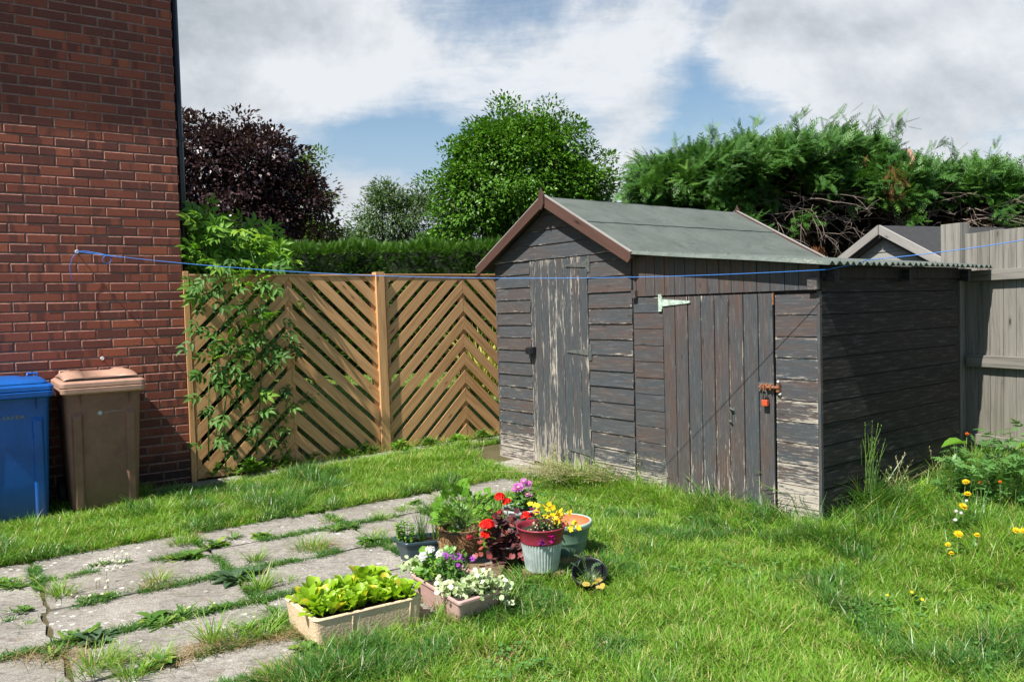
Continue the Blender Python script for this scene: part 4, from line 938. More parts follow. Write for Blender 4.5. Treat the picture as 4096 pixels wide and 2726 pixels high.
T_SIM = tpl_simple(.55, .12, .15); T_OV = tpl_ovate(.55, .25, .2); T_LONG = tpl_simple(.28, .06, .2)
def tpl_spray(pairs=6, w_=.5):
    V = []; T = []; 
    n0 = 0; V += [(0, -.012, 0), (0, .012, 0), (1, 0, -.06)]; T.append((0, 1, 2))
    for i in range(pairs):
        x = .08+.86*i/pairs; L = w_*(.35+.65*math.sin(math.pi*(.15+.75*i/pairs))); L *= .62
        for s_ in (-1, 1):
            k = len(V); V += [(x, 0, -.05*x), (x+.034, s_*.004, -.05*x), (x+L*.85, s_*L*.62, -.1*L-.05*x)]; T += [(k, k+1, k+2)]; k += 3; V += [(x+L*.3, s_*L*.22, -.05*x), (x+L*.3+.03, s_*(L*.22-.01), -.05*x), (x+L*.95, s_*L*.2, -.05*x)]; T += [(k, k+1, k+2)]
    return np.array(V, float), np.array(T)
T_SPR = tpl_spray(8, .42); T_SPR2 = tpl_spray(6, .45)
def tpl_plume(pairs=8, wd_=.035):
    V = []; T = []
    V += [(0, -.02, 0), (0, .02, 0), (1.05, 0, -.10)]; T.append((0, 1, 2))
    for i in range(pairs):
        x = .06+.80*i/pairs; L = .34*(1-.5*i/pairs)
        for s_ in (-1, 1):
            k = len(V); V += [(x, 0, -.06*x), (x+wd_*1.7, 0, -.06*x), (x+L*.86, s_*L*.50, -.07*L-.08*x), (x+L*.56, s_*L*.44, -.04*L-.06*x)]; T += [(k, k+1, k+2), (k, k+2, k+3)]
    return np.array(V, float), np.array(T)
def clumps(blobs, ncl, inner=.55):
    """sub-clump centres spread through ellipsoid blobs, thicker towards the outside"""
    vol = np.array([r[0]*r[1]+r[1]*r[2]+r[0]*r[2] for c, r in blobs]); pick = RNG.choice(len(blobs), ncl, p=vol/vol.sum())
    C = np.array([b[0] for b in blobs])[pick]; Rr = np.array([b[1] for b in blobs])[pick]
    d = rdir(ncl, -.7, 1); rad = RNG.uniform(inner, 1.0, ncl)**.6; return C+d*Rr*rad[:, None], d
def crown(name, blobs, ncl, per, crad, size, tpl, mat, parent, inner=.5, flat=.6, droop=.25, drop=None, extra=None):
    C, D = clumps(blobs, ncl, inner)
    if extra is not None: C = np.concatenate([C, extra]); D = np.concatenate([D, np.tile([0, 0, 1.], (len(extra), 1))])
    if drop is not None: k = drop(C); C = C[k]; D = D[k]
    k = RNG.integers(0, len(C), len(C)*per); off = RNG.normal(0, 1, (len(k), 3)); off /= np.maximum(1, np.linalg.norm(off, axis=1, keepdims=True)/1.6)
    cr = crad*RNG.uniform(.6, 1.3, len(C))[k][:, None]; Pp = C[k]+off*cr*np.array([1, 1, flat])
    dr = off*.9+D[k]*.8+rdir(len(k))*.6-np.array([0, 0, droop]); up = D[k]*.5+rdir(len(k))*.55+np.array([0, 0, .9])
    up /= np.linalg.norm(up, axis=1, keepdims=True)
    V, Fc, r = inst(tpl, Pp, basis(dr, up), RNG.uniform(.65, 1.25, len(k))*size)
    rc = RNG.random(len(C))[k]; r = .55*r+.45*np.repeat(rc, len(tpl[1]))*1.0+.0
    r = np.where(RNG.random(len(r)) < .08, np.repeat(RNG.random(len(k)), len(tpl[1])), np.minimum(r, .84))
    return bulk(name, V, Fc, mat, parent, rnd=r), C
def limbs(base, tops, r0, parent, name='trunk', n_=5):
    b = MB(); base = np.array(base, float); mid = base+np.array([0, 0, 1.])*max(.4, (np.mean([t[2] for t in tops])-base[2])*.45)
    b.tube([base-Z3*.2, base+(mid-base)*.5+RNG.normal(0, .04, 3), mid], [r0*1.25, r0, r0*.8], 9)
    for t in tops:
        t = np.array(t); q = [mid+(t-mid)*s_+RNG.normal(0, .06, 3)*(0 < s_ < 1)*(1+np.linalg.norm(t-mid)*.15)+Z3*.12*math.sin(math.pi*s_)*np.linalg.norm(t-mid) for s_ in np.linspace(0, 1, n_)]
        b.tube(q, list(np.linspace(r0*.55, r0*.06, n_)), 6)
    return b.build(name, M['bark'], parent, smoothf=True)
def B_(x, y, d, rx, ry, rz=None):
    """ellipsoid blob: seen at (x, y) d metres off, half sizes given in photo units"""
    k = d/1854; c = far(x, y, d); return (c, np.array([rx*k, (rz if rz else rx*.9)*k, ry*k]))
def tree(name, label, blobs, foot, ncl, per, crad, size, tpl, mat, r0, group='trees beyond the fence', extra=None, **kw):
    fx, d = foot; g0 = far(fx, 700, d); g0[2] = .05; t = empty(name, g0, label, 'tree', group)
    o, C = crown('crown', blobs, ncl, per, crad, size, tpl, mat, t, extra=extra, **kw)
    k = RNG.choice(len(C), min(26, len(C)), replace=False); limbs(g0, [C[i] for i in k], r0, t)
    return t
D = 21
mb_ = [B_(520, 430, D, 150, 130), B_(430, 380, D, 120, 100), B_(600, 380, D, 95, 80), B_(660, 480, D, 90, 90), B_(560, 520, D, 150, 70), B_(330, 440, D, 120, 140)]
tree('copper_maple', 'dark purple-leaved maple just right of the brick house', mb_, (520, D), 460, 80, .27, .135, T_SIM, M['maple'], .22,
     extra=np.array([far(x, y, D) for x, y in ((548, 285), (552, 272), (505, 292), (470, 285), (430, 275), (600, 312), (640, 345), (655, 352), (690, 400), (735, 430), (745, 455), (720, 425), (620, 325), (450, 300), (412, 272), (765, 560), (755, 530))]))
D = 24
tree('lime_tree', 'small yellow-green tree half hidden behind the right edge of the purple maple', [B_(725, 500, D, 38, 70), B_(700, 430, D, 28, 55), B_(745, 560, D, 30, 40), B_(695, 560, D, 50, 40)], (715, D), 70, 60, .24, .13, T_SIM, M['lime'], .10,
     extra=np.array([far(x, y, D) for x, y in ((700, 378), (712, 370), (725, 362), (690, 392), (683, 372), (733, 357))]))
D = 27
tree('rowan_tree', 'airy grey-green rowan with sky showing through, left of the bright green tree', [B_(890, 500, D, 72, 60), B_(850, 545, D, 60, 40), B_(960, 500, D, 55, 60), B_(780, 560, D, 80, 28), B_(960, 565, D, 80, 30), B_(900, 452, D, 55, 34), B_(975, 450, D, 30, 26)], (900, D), 250, 46, .26, .16, T_LONG, M['rowan'], .13, inner=.1)
D = 19.5
gb = [B_(1180, 430, D, 150, 130), B_(1250, 360, D, 95, 80), B_(1130, 350, D, 80, 70), B_(1090, 480, D, 95, 110), B_(1320, 430, D, 75, 70), B_(1200, 330, D, 90, 60), B_(1060, 560, D, 70, 60), B_(1250, 500, D, 120, 90), B_(1370, 440, D, 34, 40)]
tree('green_tree', 'large rounded bright green tree rising behind the garden shed roof', gb, (1190, D), 760, 78, .20, .105, T_SIM, M['beech'], .2,
     extra=np.array([far(x, y, D) for x, y in ((1158, 232), (1160, 245), (1172, 262), (1150, 262), (1262, 255), (1266, 245), (1255, 272), (1300, 275), (1330, 285), (1340, 300), (1048, 330), (1030, 345), (1385, 358), (1400, 362), (1412, 400), (1398, 440), (1355, 335), (1000, 420), (985, 418), (1185, 250), (1105, 290), (1090, 300))]))
# clipped hedge
def spray_cloud(P_, D_, size, tpl, droop=.15, up=.7):
    dr = D_*.9+rdir(len(P_))*.55+np.array([0, 0, up*.4-droop]); u_ = rdir(len(P_))*.6+np.array([0, 0, 1.0]); u_ /= np.linalg.norm(u_, axis=1, keepdims=True)
    return inst(tpl, P_, basis(dr, u_), RNG.uniform(.6, 1.3, len(P_))*size)
h0 = far(430, 700, 17.0); h1 = far(1700, 700, 19.5); hd = h1-h0; hl = math.hypot(hd[0], hd[1]); HF = Frame((h0[0], h0[1], 0), math.atan2(hd[1], hd[0]))
hedge = empty('clipped_hedge', HF(hl/2, 0, .05), 'long clipped dark green hedge beyond the herringbone fence', 'hedge')
nH = 26000; x_ = RNG.uniform(0, hl, nH); top = RNG.random(nH) < .38; bump = lambda x, z: .10*np.sin(x*2.3)+.07*np.sin(x*5.1+z*3)+.05*np.sin(z*6)
z_ = np.where(top, 2.84-.004*x_, RNG.uniform(.05, 2.84, nH)); y_ = np.where(top, RNG.uniform(-.1, 1.1, nH), -.05+bump(x_, z_)+RNG.normal(0, .05, nH)); z_ = z_+np.where(top, RNG.normal(0, .04, nH)+.04*np.sin(x_*4), 0)
Ph = HF.o+x_[:, None]*HF.x+y_[:, None]*HF.y+z_[:, None]*Z3; Dh = np.where(top[:, None], np.array([0, 0, 1.])-HF.y*.3, -HF.y+np.array([0, 0, .25]))
V, F3, r = spray_cloud(Ph, Dh, .20, tpl_plume(6)); bulk('foliage', V, F3, M['hedge'], hedge, rnd=r)
b = MB(); b.box(HF, 0, hl, .10, 1.0, -.05, 2.74); b.build('dark_core', m_plain('dark_hedge_core', (.012, .02, .008), .9), hedge)  # one solid near-black box filling the hedge behind its sprays
# big overgrown cypress hedge
CD = 11.0; cyp = empty('cypress_hedge', far(1950, 700, CD)*np.array([1, 1, 0]), 'tall overgrown conifer hedge with bare brown twigs, behind the sheds on the right', 'hedge')
prof = [(1478, 400), (1500, 345), (1560, 333), (1610, 312), (1650, 318), (1700, 292), (1760, 300), (1825, 275), (1870, 300), (1930, 276), (1975, 300), (2020, 292), (2060, 330), (2120, 345), (2180, 352), (2230, 350), (2300, 352), (2345, 378), (2420, 388), (2600, 400), (2800, 420)]
px_ = np.array([q[0] for q in prof]); py_ = np.array([q[1]+38 for q in prof])
def cyp_pts(n_, lo, hi, depth=1.0):
    x = RNG.uniform(1486, 2800, n_); yt = np.interp(x, px_, py_); f_ = RNG.uniform(lo, hi, n_); y = yt+8+f_*(640-yt); return x, y
def cyp_w(x, y, push):
    """point of the hedge face; the face bulges in lumps"""
    lump = .28*np.sin(x*.031)+.2*np.sin(y*.045+x*.013)+.16*np.sin(x*.083+y*.02); dd = CD+push-lump*.8-.0008*(x-1500)
    rays = np.stack([FW+CR*((xx*4096/2356-2048)/F_PX)-CU*((yy_*4096/2356-1363)/F_PX) for xx, yy_ in zip(x, y)]); return CAM+rays*dd[:, None]
x, y = cyp_pts(1150, 0, 1.0); yt = np.interp(x, px_, py_)
bare = smooth((x-1640)/170)*smooth((y-yt-72-30*np.sin(x*.02))/45)*(.93-.25*(np.sin(x*.011+1.2) > .9)); bare = np.maximum(bare, smooth((x-1740)/60)*smooth((y-440)/40)*.98)
bare *= (1-.55*smooth((x-2270)/60)); k = RNG.random(len(x)) > bare; x, y = x[k], y[k]; yt = yt[k]
Pc = cyp_w(x, y, RNG.uniform(-.05, .4, len(x))); Dc = rdir(len(x))*.55+np.array([.1, -.8, .15]); edge_ = (y-yt) < 45; Dc[edge_] += np.array([.2, .2, .8]); le = x < 1535; Dc[le] += np.array([-.9, 0, .1])
x2 = RNG.uniform(1490, 2800, 560); y2 = np.interp(x2, px_, py_)+RNG.uniform(8, 42, 560); P2_ = cyp_w(x2, y2, RNG.uniform(.2, 1.9, 560)); D2_ = rdir(560)*.6+np.array([.3, -.1, .7])
x3 = RNG.normal(1498, 8, 70); y3 = RNG.uniform(355, 620, 70); P3_ = cyp_w(x3, y3, RNG.uniform(0, 1.9, 70)); D3_ = rdir(70)*.5+np.array([-1., 0, .15])
PC = np.concatenate([Pc, P2_, P3_]); DC = np.concatenate([Dc, D2_, D3_]); DC /= np.linalg.norm(DC, axis=1, keepdims=True)
nc = len(PC); k = np.repeat(np.arange(nc), 40); sz = RNG.uniform(.7, 1.25, nc)[k]; tt = RNG.uniform(-.20, .24, len(k)); DC[:, 2] *= .7
Pk = PC[k]+RNG.normal(0, .05, (len(k), 3))*np.array([1, 1, .6])*(1.25-tt[:, None]*2.2)+DC[k]*tt[:, None]-Z3*(tt**2)[:, None]*.9; Dk = DC[k]+rdir(len(k))*.8-np.array([0, 0, .05])
Uk = np.array([0, -.45, .9])+rdir(len(k))*.35; Uk /= np.linalg.norm(Uk, axis=1, keepdims=True)
T_CY = tpl_plume(5, .05)
V, F3, r = inst(T_CY, Pk, basis(Dk, Uk), RNG.uniform(.7, 1.2, len(k))*sz*.225)
r = .35*r+.65*np.repeat(RNG.random(nc)[k], len(T_CY[1])); bulk('foliage', V, F3, M['cyp'], cyp, rnd=np.minimum(r, .9))
b = MB()
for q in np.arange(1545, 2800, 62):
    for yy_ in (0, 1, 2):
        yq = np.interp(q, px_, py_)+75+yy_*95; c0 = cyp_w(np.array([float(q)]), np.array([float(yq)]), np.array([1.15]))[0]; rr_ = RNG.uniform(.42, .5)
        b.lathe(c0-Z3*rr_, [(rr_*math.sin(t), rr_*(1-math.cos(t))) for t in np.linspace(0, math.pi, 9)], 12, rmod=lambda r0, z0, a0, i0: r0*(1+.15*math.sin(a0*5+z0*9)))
inm = m_plain('inner_shade_and_dead_foliage', (.022, .016, .011), .95, var=.4, scale=14, bstr=1.0, bdist=.03, spec=.05); b.build('inner_mass', inm, cyp)  # solid dark lumps: inner shade and dead foliage put into one colour
# longer leaders breaking the skyline
sk = [(1500, 345), (1488, 375), (1560, 330), (1640, 300), (1655, 305), (1735, 290), (1800, 285), (1825, 272), (1838, 268), (1905, 275), (1935, 280), (1990, 285), (2010, 282), (2050, 296), (2060, 298), (2070, 310), (1480, 420), (1478, 450), (2130, 340), (2200, 345), (2290, 345), (2345, 370), (1700, 300), (1880, 290)]
Ps = []; Ds = []
for (X_, Y_) in sk:
    c0 = cyp_w(np.array([float(X_)]), np.array([Y_+26.]), np.array([.3]))[0]; dd = np.array([RNG.normal(.25, .45) if X_ > 1500 else -.9, RNG.normal(0, .3), .9 if X_ > 1500 else .25])
    for q in np.linspace(0, 1, 9): Ps.append(c0+dd*.24*q+RNG.normal(0, .02, 3)); Ds.append(dd+RNG.normal(0, .45, 3))
V, F3, r = spray_cloud(np.array(Ps), np.array(Ds), .20, tpl_plume(6, .03), droop=0, up=.1); bulk('leader_shoots', V, F3, M['cyp'], cyp, rnd=r)
x, y = cyp_pts(7000, .15, 1.0); Pc = cyp_w(x, y, RNG.uniform(.45, 1.1, len(x))); V, F3, r = spray_cloud(Pc, rdir(len(x))+np.array([0, -.3, -.5]), .30, T_SPR2); bulk('dead_foliage', V, F3, M['dead'], cyp, rnd=r)
b = MB()
for q in np.linspace(1530, 2780, 17):
    f0 = far(q, 700, CD+.8); f0[2] = 0; b.tube([f0, f0+Z3*1.5+RNG.normal(0, .05, 3), f0+Z3*3.1+RNG.normal(0, .12, 3)], [.08, .06, .03], 7)
b.build('trunk', M['bark'], cyp, smoothf=True)
b = MB()
for i in range(190):
    x0 = RNG.uniform(1700, 2560); y0 = RNG.uniform(np.interp(x0, px_, py_)+90, 560); p0 = cyp_w(np.array([x0]), np.array([y0]), np.array([.25]))[0]
    d0 = np.array([RNG.normal(.35, .6), -RNG.uniform(.3, 1), RNG.normal(-.15, .45)]); L = RNG.uniform(.25, .75); q = [p0+d0*L*t+np.array([0, 0, (-.25 if i % 3 else .12)*L*t*t])+RNG.normal(0, .012, 3) for t in np.linspace(0, 1, 6)]
    b.tube(q, list(np.linspace(.0065, .002, 6)), 4)
    for k in range(4):
        j = RNG.integers(2, 6); q0 = q[j]; dd = d0*.4+RNG.normal(0, .5, 3); b.tube([q0, q0+dd*L*.18, q0+dd*L*.3-Z3*.05*L], [.003, .002, .0014], 4)
b.build('bare_twigs', M['twig'], cyp)
for k, (X_, Y_, s_) in enumerate(((2052, 400, .20), (2055, 425, .18), (2068, 445, .16), (1990, 370, .10), (2048, 392, .16), (1690, 465, .08), (1565, 338, .07), (1880, 570, .12), (2080, 460, .10))):
    c0 = cyp_w(np.array([float(X_)]), np.array([float(Y_)]), np.array([-.15]))[0]; Pq = c0+RNG.normal(0, .045, (26, 3)); V, F3, r = spray_cloud(Pq, RNG.normal(0, .3, (26, 3))+np.array([.3, -.3, -1]), s_, T_SPR2); bulk('dead_spray', V, F3, M['rustneedle'], cyp, rnd=r)
b = MB(); 
for (X_, Y_, dx_) in ((2092, 378, .10),):
    c0 = cyp_w(np.array([float(X_)]), np.array([float(Y_)]), np.array([-.05]))[0]; b.tube([c0+np.array([dx_*1.2, .25, .22]), c0+np.array([dx_*.3, -.05, .05]), c0-np.array([dx_*.4, .12, .04])], [.03, .028, .026], 8)
b.build('cut_branch', m_plain('cut_limb', (.30, .17, .12), .8), cyp)
# aerial beyond the sheds
ae = far(2496/4096*2356, 812/4096*2356, 32); aer = empty('television_aerial', (ae[0], ae[1], 0), 'distant television aerial just above the shed roof ridge', 'aerial')
b = MB(); b.tube([(ae[0], ae[1], 0), ae+Z3*.1], .03, 6); b.build('mast', M['old_steel'], aer); b = MB(); b.tube([ae-np.array([.7, 0, .25]), ae+np.array([.35, 0, -.05])], .015, 5)
for q in np.linspace(-.6, .3, 6): b.tube([ae+np.array([q, -.25, -.15+q*.16]), ae+np.array([q, .25, -.15+q*.16])], .01, 4)
b.build('antenna', M['old_steel'], aer)

# ================================================================== SHRUBS BY THE FENCE
def join_t(parts):
    V = []; Fq = []; n0 = 0
    for (v, f), s_, rz, off, tilt in parts:
        v = np.array(v)*s_; c, q = math.cos(tilt), math.sin(tilt); v = np.stack([v[:, 0]*c-v[:, 2]*q, v[:, 1], v[:, 0]*q+v[:, 2]*c], 1)
        c, q = math.cos(rz), math.sin(rz); v = np.stack([v[:, 0]*c-v[:, 1]*q, v[:, 0]*q+v[:, 1]*c, v[:, 2]], 1)+np.array(off); V.append(v); Fq.append(f+n0); n0 += len(v)
    return np.concatenate(V), np.concatenate(Fq)
_lf = tpl_ovate(.42, .35, .22, 3)
T_ELDER = join_t([(_lf, .46, R(0), (.62, 0, -.10), -.15)]+[(_lf, .44, s_*R(55), (x, 0, -.10*x), -.12) for x in (.28, .58) for s_ in (-1, 1)]+[((np.array([(0, -.006, 0), (0, .006, 0), (.62, .004, -.1), (.62, -.004, -.1)]), np.array([(0, 1, 2, 3)])), 1, 0, (0, 0, 0), 0)])
T_VINE = join_t([(_lf, .5, 0, (.3, 0, 0), -.1)]+[(_lf, .42, s_*R(48), (.2, 0, 0), -.1) for s_ in (-1, 1)])
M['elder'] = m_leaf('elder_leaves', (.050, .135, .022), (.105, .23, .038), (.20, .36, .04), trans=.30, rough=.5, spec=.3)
M['elder_up'] = m_leaf('elder_upper_leaves', (.10, .23, .028), (.18, .36, .045), (.25, .42, .05), trans=.38, rough=.5, spec=.3)  # brighter upper copy: light put into the colour against the bush's own shade
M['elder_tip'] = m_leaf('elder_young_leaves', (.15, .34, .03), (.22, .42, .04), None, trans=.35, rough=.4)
M['stem'] = m_plain('green_stem', (.10, .18, .04), .5); M['rstem'] = m_plain('reddish_stem', (.14, .05, .035), .6)
def hp(x, y, t):
    d = ray(x, y); nrm = HO.y; o = hs(0, t, 0); k = ((o-CAM)@nrm)/(d@nrm); return CAM+d*k
def leafset(name, P_, D_, size, tpl, mat, parent, upn=None, jit=.5, smoothf=False):
    P_ = np.array(P_); D_ = np.array(D_)+rdir(len(P_))*jit; U_ = (np.tile([0, 0, 1.], (len(P_), 1)) if upn is None else np.array(upn))+rdir(len(P_))*.35; U_ /= np.linalg.norm(U_, axis=1, keepdims=True)
    V, Fc, r = inst(tpl, P_, basis(D_, U_), RNG.uniform(.7, 1.25, len(P_))*size); return bulk(name, V, Fc, mat, parent, rnd=r, smoothf=smoothf)
eld = empty('elder_shrub', hs(.55, -.25, 0), 'leafy green elder shrub growing over and down the left end of the herringbone fence', 'shrub')
TOW = -HO.y
P_, D_ = [], []
paths = [[(520, 1085), (515, 960), (530, 820), (520, 700), (500, 610)], [(590, 1045), (600, 900), (606, 760), (600, 660), (575, 570)], [(480, 1060), (480, 900), (490, 800), (520, 730)], [(560, 960), (640, 930), (668, 900)]]
b = MB()
for k, pt in enumerate(paths):
    q = [hp(x, y, .06+.05*math.sin(i*1.7+k)) for i, (x, y) in enumerate(pt)]; b.tube(q, list(np.linspace(.007, .0035, len(q))), 6)
for (x0, y0, x1, y1) in ((470, 640, 480, 500), (560, 640, 540, 520), (610, 640, 600, 545), (430, 640, 440, 500), (520, 560, 505, 490)):
    b.tube([hp(x0, y0, -.15), hp((x0+x1)/2, (y0+y1)/2, -.2), hp(x1, y1, -.25)], [.008, .006, .004], 6)
b.build('stem', M['stem'], eld, smoothf=True)
front = [(520, 700, 60, 10), (470, 665, 35, 9), (610, 650, 45, 9), (560, 740, 45, 12), (620, 760, 40, 11), (455, 765, 22, 6), (510, 800, 42, 12), (585, 820, 42, 12), (625, 880, 30, 7), (480, 860, 30, 6), (545, 880, 40, 12), (600, 800, 30, 8), (520, 945, 45, 10), (590, 950, 38, 8), (470, 985, 26, 5), (555, 1000, 34, 8), (640, 740, 22, 4), (690, 800, 18, 3), (530, 860, 30, 7), (480, 1000, 25, 3), (575, 700, 35, 7), (545, 640, 60, 12), (440, 660, 22, 5), (600, 1000, 22, 4)]
for (x, y, rr_, n_) in front:
    for _ in range(int(n_*.62+.5)):
        xx, yy_ = x+RNG.normal(0, rr_*.6), y+RNG.normal(0, rr_*.6); P_.append(hp(max(xx, 452), yy_, RNG.uniform(.04, .20))); D_.append(TOW*.6+HO.x*np.sign(xx-x)*.7-Z3*.25)
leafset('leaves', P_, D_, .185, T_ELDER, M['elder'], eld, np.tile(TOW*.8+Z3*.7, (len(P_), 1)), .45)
P_, D_ = [], []
for _ in range(420):
    x = RNG.uniform(428, 650); ytop = 488+max(0, x-470)*.40+10*math.sin(x*.1); yy_ = RNG.uniform(ytop+8, 655); P_.append(hp(x, yy_, RNG.uniform(-.9, .02))); D_.append(TOW*.5+rdir(1)[0]*.8+Z3*.1)
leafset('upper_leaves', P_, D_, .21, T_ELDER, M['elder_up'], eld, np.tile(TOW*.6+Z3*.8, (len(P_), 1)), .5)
P_, D_ = [], []
for (x, y, t) in ((440, 500, -.3), (475, 505, -.2), (500, 520, -.3), (530, 515, -.4), (575, 575, -.1), (600, 560, -.2), (640, 600, -.05), (520, 540, -.1), (470, 545, -.1), (448, 575, 0), (545, 580, -.1), (590, 640, .1), (523, 790, .2), (575, 760, .2), (610, 735, .2), (500, 825, .2), (640, 610, 0), (620, 585, 0), (430, 520, -.3), (555, 650, .15)):
    for _ in range(5): P_.append(hp(x, y, t)+RNG.normal(0, .02, 3)); D_.append(rdir(1)[0]*.8+Z3*.7+TOW*.3)
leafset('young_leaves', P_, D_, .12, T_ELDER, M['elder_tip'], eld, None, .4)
# dark bush mass beyond the fence that closes the gaps at its left end
bush = empty('laurel_bush', hs(.3, -1.6, 0), 'dark leafy bush in shade just behind the left part of the fence', 'shrub')
o, C_ = crown('foliage', [(hs(.3, -1.5, .7), np.array([.8, .7, .9])), (hs(1.1, -2.2, .55), np.array([.9, .6, .75])), (hs(-.2, -1.2, 1.2), np.array([.6, .6, .6]))], 120, 50, .17, .10, T_SIM, M['elder'], bush)
limbs(hs(.4, -1.6, 0), [C_[i] for i in range(14)], .03, bush)
vine = empty('climbing_rose', hs(.95, .1, 0), 'thin small-leaved climber beside the first fence spine, right of the elder', 'shrub')
b = MB(); pt = [[(668, 1060), (640, 980), (660, 930), (655, 890)], [(650, 1050), (625, 980), (640, 940)], [(660, 960), (690, 920), (720, 905)]]
P_, D_ = [], []
for q in pt:
    q3 = [hp(x, y, .06) for x, y in q]; b.tube(q3, .003, 5)
    for i in range(len(q3)-1):
        for _ in range(11): P_.append(q3[i]+(q3[i+1]-q3[i])*RNG.random()+RNG.normal(0, .03, 3)+TOW*.02); D_.append(TOW*.5+rdir(1)[0])
b.build('stem', M['rstem'], vine); leafset('leaves', P_, D_, .065, T_VINE, M['elder'], vine, np.tile(TOW*.8+Z3*.6, (len(P_), 1)))

# ---- plant builders
M['weed'] = m_leaf('weed_leaves', (.06, .15, .022), (.12, .24, .04), (.26, .34, .06), trans=.25, rough=.42)
M['weedb'] = m_leaf('bluish_weed_leaves', (.05, .10, .045), (.09, .16, .07), None, trans=.2, rough=.5)
M['fresh'] = m_leaf('fresh_leaves', (.11, .27, .025), (.19, .38, .045), (.30, .42, .07), trans=.35, rough=.4)
M['soilpot'] = m_plain('potting_soil', (.045, .028, .018), .95, var=.5, scale=70, bstr=1.0, bdist=.006)
T_DAND = tpl_lobed(4, .30, .12); T_RAG = tpl_lobed(4, .55, .18); T_RND = tpl_round(6, 16, .14, .2); T_OVF = tpl_ovate(.55, .3, .25, 4); T_PET = tpl_ovate(.5, .15, -.1, 3); T_STRAP = tpl_ovate(.12, .2, .5, 4)
def rosette(mb_parts, c, n_, size, tpl, elev=.35):
    az = np.arange(n_)*2.4+RNG.uniform(0, 6); el = RNG.uniform(.1, 1.0, n_)*elev; D_ = np.stack([np.cos(az)*np.cos(el), np.sin(az)*np.cos(el), np.sin(el)], 1)
    P_ = np.tile(c, (n_, 1))+D_*.008; mb_parts.append(inst(tpl, P_, basis(D_), RNG.uniform(.6, 1.2, n_)*size))
def bulkm(name, parts, mat, parent=None, **k):
    V, Fc, r = merge(parts); return bulk(name, V, Fc, mat, parent, rnd=r, **k)
def tuft(c, n_, h, spread, wd=.004, lean=(.1, .9), seg=4):
    P_ = np.tile(c, (n_, 1)); P_[:, :2] += RNG.normal(0, spread, (n_, 2)); az = np.arctan2(P_[:, 1]-c[1], P_[:, 0]-c[0])+RNG.normal(0, .6, n_)
    return blades('x', P_, RNG.uniform(.45, 1.1, n_)*h, RNG.uniform(.7, 1.2, n_)*wd, RNG.uniform(*lean, n_), RNG.uniform(.1, 1.0, n_), GR, az=az, segs=seg)
def on(x, y, dz=0.0):
    q = at(x, y, 0.0)
    for _ in range(3): q = at(x, y, float(gz(q[0], q[1])))
    return q+Z3*dz
# weeds in the joints -------------------------------------------------
WG = 'weeds growing in the paving joints'
for i, (x, y, h, n_, sp) in enumerate(((140, 1372, .085, 60, .02), (130, 1368, .075, 30, .03), (362, 1338, .065, 75, .035), (588, 1290, .07, 60, .02), (600, 1358, .10, 70, .016), (712, 1262, .075, 90, .045), (735, 1268, .05, 50, .03),
    (490, 1478, .12, 60, .018), (250, 1532, .07, 90, .03), (215, 1545, .09, 60, .03), (300, 1560, .07, 60, .03), (545, 1472, .07, 60, .03), (610, 1462, .075, 70, .03), (640, 1430, .09, 30, .015), (410, 1252, .07, 60, .03), (435, 1250, .06, 60, .03), (20, 1346, .045, 50, .03), (860, 1236, .05, 60, .04), (760, 1200, .05, 50, .03),
    (1010, 1150, .06, 60, .03), (355, 1520, .06, 80, .035), (930, 1175, .05, 60, .03), (735, 1500, .07, 40, .02), (880, 1195, .06, 50, .03), (1120, 1085, .07, 60, .03), (660, 1340, .04, 30, .02), (60, 1440, .03, 24, .02))):
    t = empty('grass_tuft', on(x, y), 'small grass tuft sprouting from a joint of the grey paving', 'grass tuft', WG); h *= 1.25; n_ = int(n_*1.3)
    c0 = on(x, y, -.01); V, F3, r = tuft(c0, int(n_*1.3), h*1.15, sp, .0042); bulk('blades', V, F3, GR, t, rnd=r)
    if i % 4 == 0: V, F3, r = tuft(c0, int(n_*.4), h*.5, sp*1.4, .0025, (.5, 1.6)); bulk('dry_blades', V, F3, DRY, t, rnd=r)
for i, (x, y, s_, n_) in enumerate(((540, 1338, .085, 26), (575, 1322, .07, 22), (510, 1332, .06, 14), (440, 1285, .07, 22), (410, 1288, .06, 16), (480, 1262, .065, 20), (500, 1256, .06, 16), (390, 1290, .05, 10), (535, 1240, .05, 16), (595, 1236, .055, 18), (770, 1222, .06, 22), (800, 1216, .06, 16), (840, 1250, .055, 20), (862, 1246, .055, 16),
    (420, 1415, .06, 14), (408, 1425, .045, 10), (475, 1410, .05, 12), (500, 1402, .05, 14), (350, 1430, .075, 12), (375, 1440, .06, 10), (560, 1450, .06, 18), (625, 1440, .06, 16), (155, 1478, .07, 14), (190, 1468, .08, 16), (215, 1482, .075, 16), (235, 1465, .06, 10), (30, 1352, .06, 18), (10, 1345, .05, 14), (90, 1340, .05, 12), (30, 1410, .045, 8), (55, 1408, .04, 6),
    (190, 1382, .03, 20), (215, 1378, .03, 22), (240, 1374, .028, 20), (255, 1370, .025, 14), (330, 1545, .05, 16), (375, 1530, .055, 16), (120, 1512, .05, 10), (60, 1500, .045, 8), (705, 1498, .06, 22), (745, 1490, .05, 18), (780, 1478, .05, 12), (720, 1180, .055, 18), (680, 1190, .05, 12), (645, 1165, .04, 8), (950, 1160, .05, 14), (240, 1300, .03, 26), (280, 1296, .03, 22), (215, 1303, .02, 14))):
    t = empty('rosette_weed', on(x, y), 'flat leafy weed rosette spreading over the grey paving', 'weed', WG)
    parts = []; rosette(parts, on(x, y, .004), n_, s_*1.15, T_DAND if i % 3 else T_OVF, .7); rosette(parts, on(x+14, y-3, .004), int(n_*.6), s_*.8, T_RAG if i % 2 else T_DAND, .8); bulkm('leaves', parts, M['weedb'] if i in (0, 1, 2, 24, 25) else M['weed'], t)
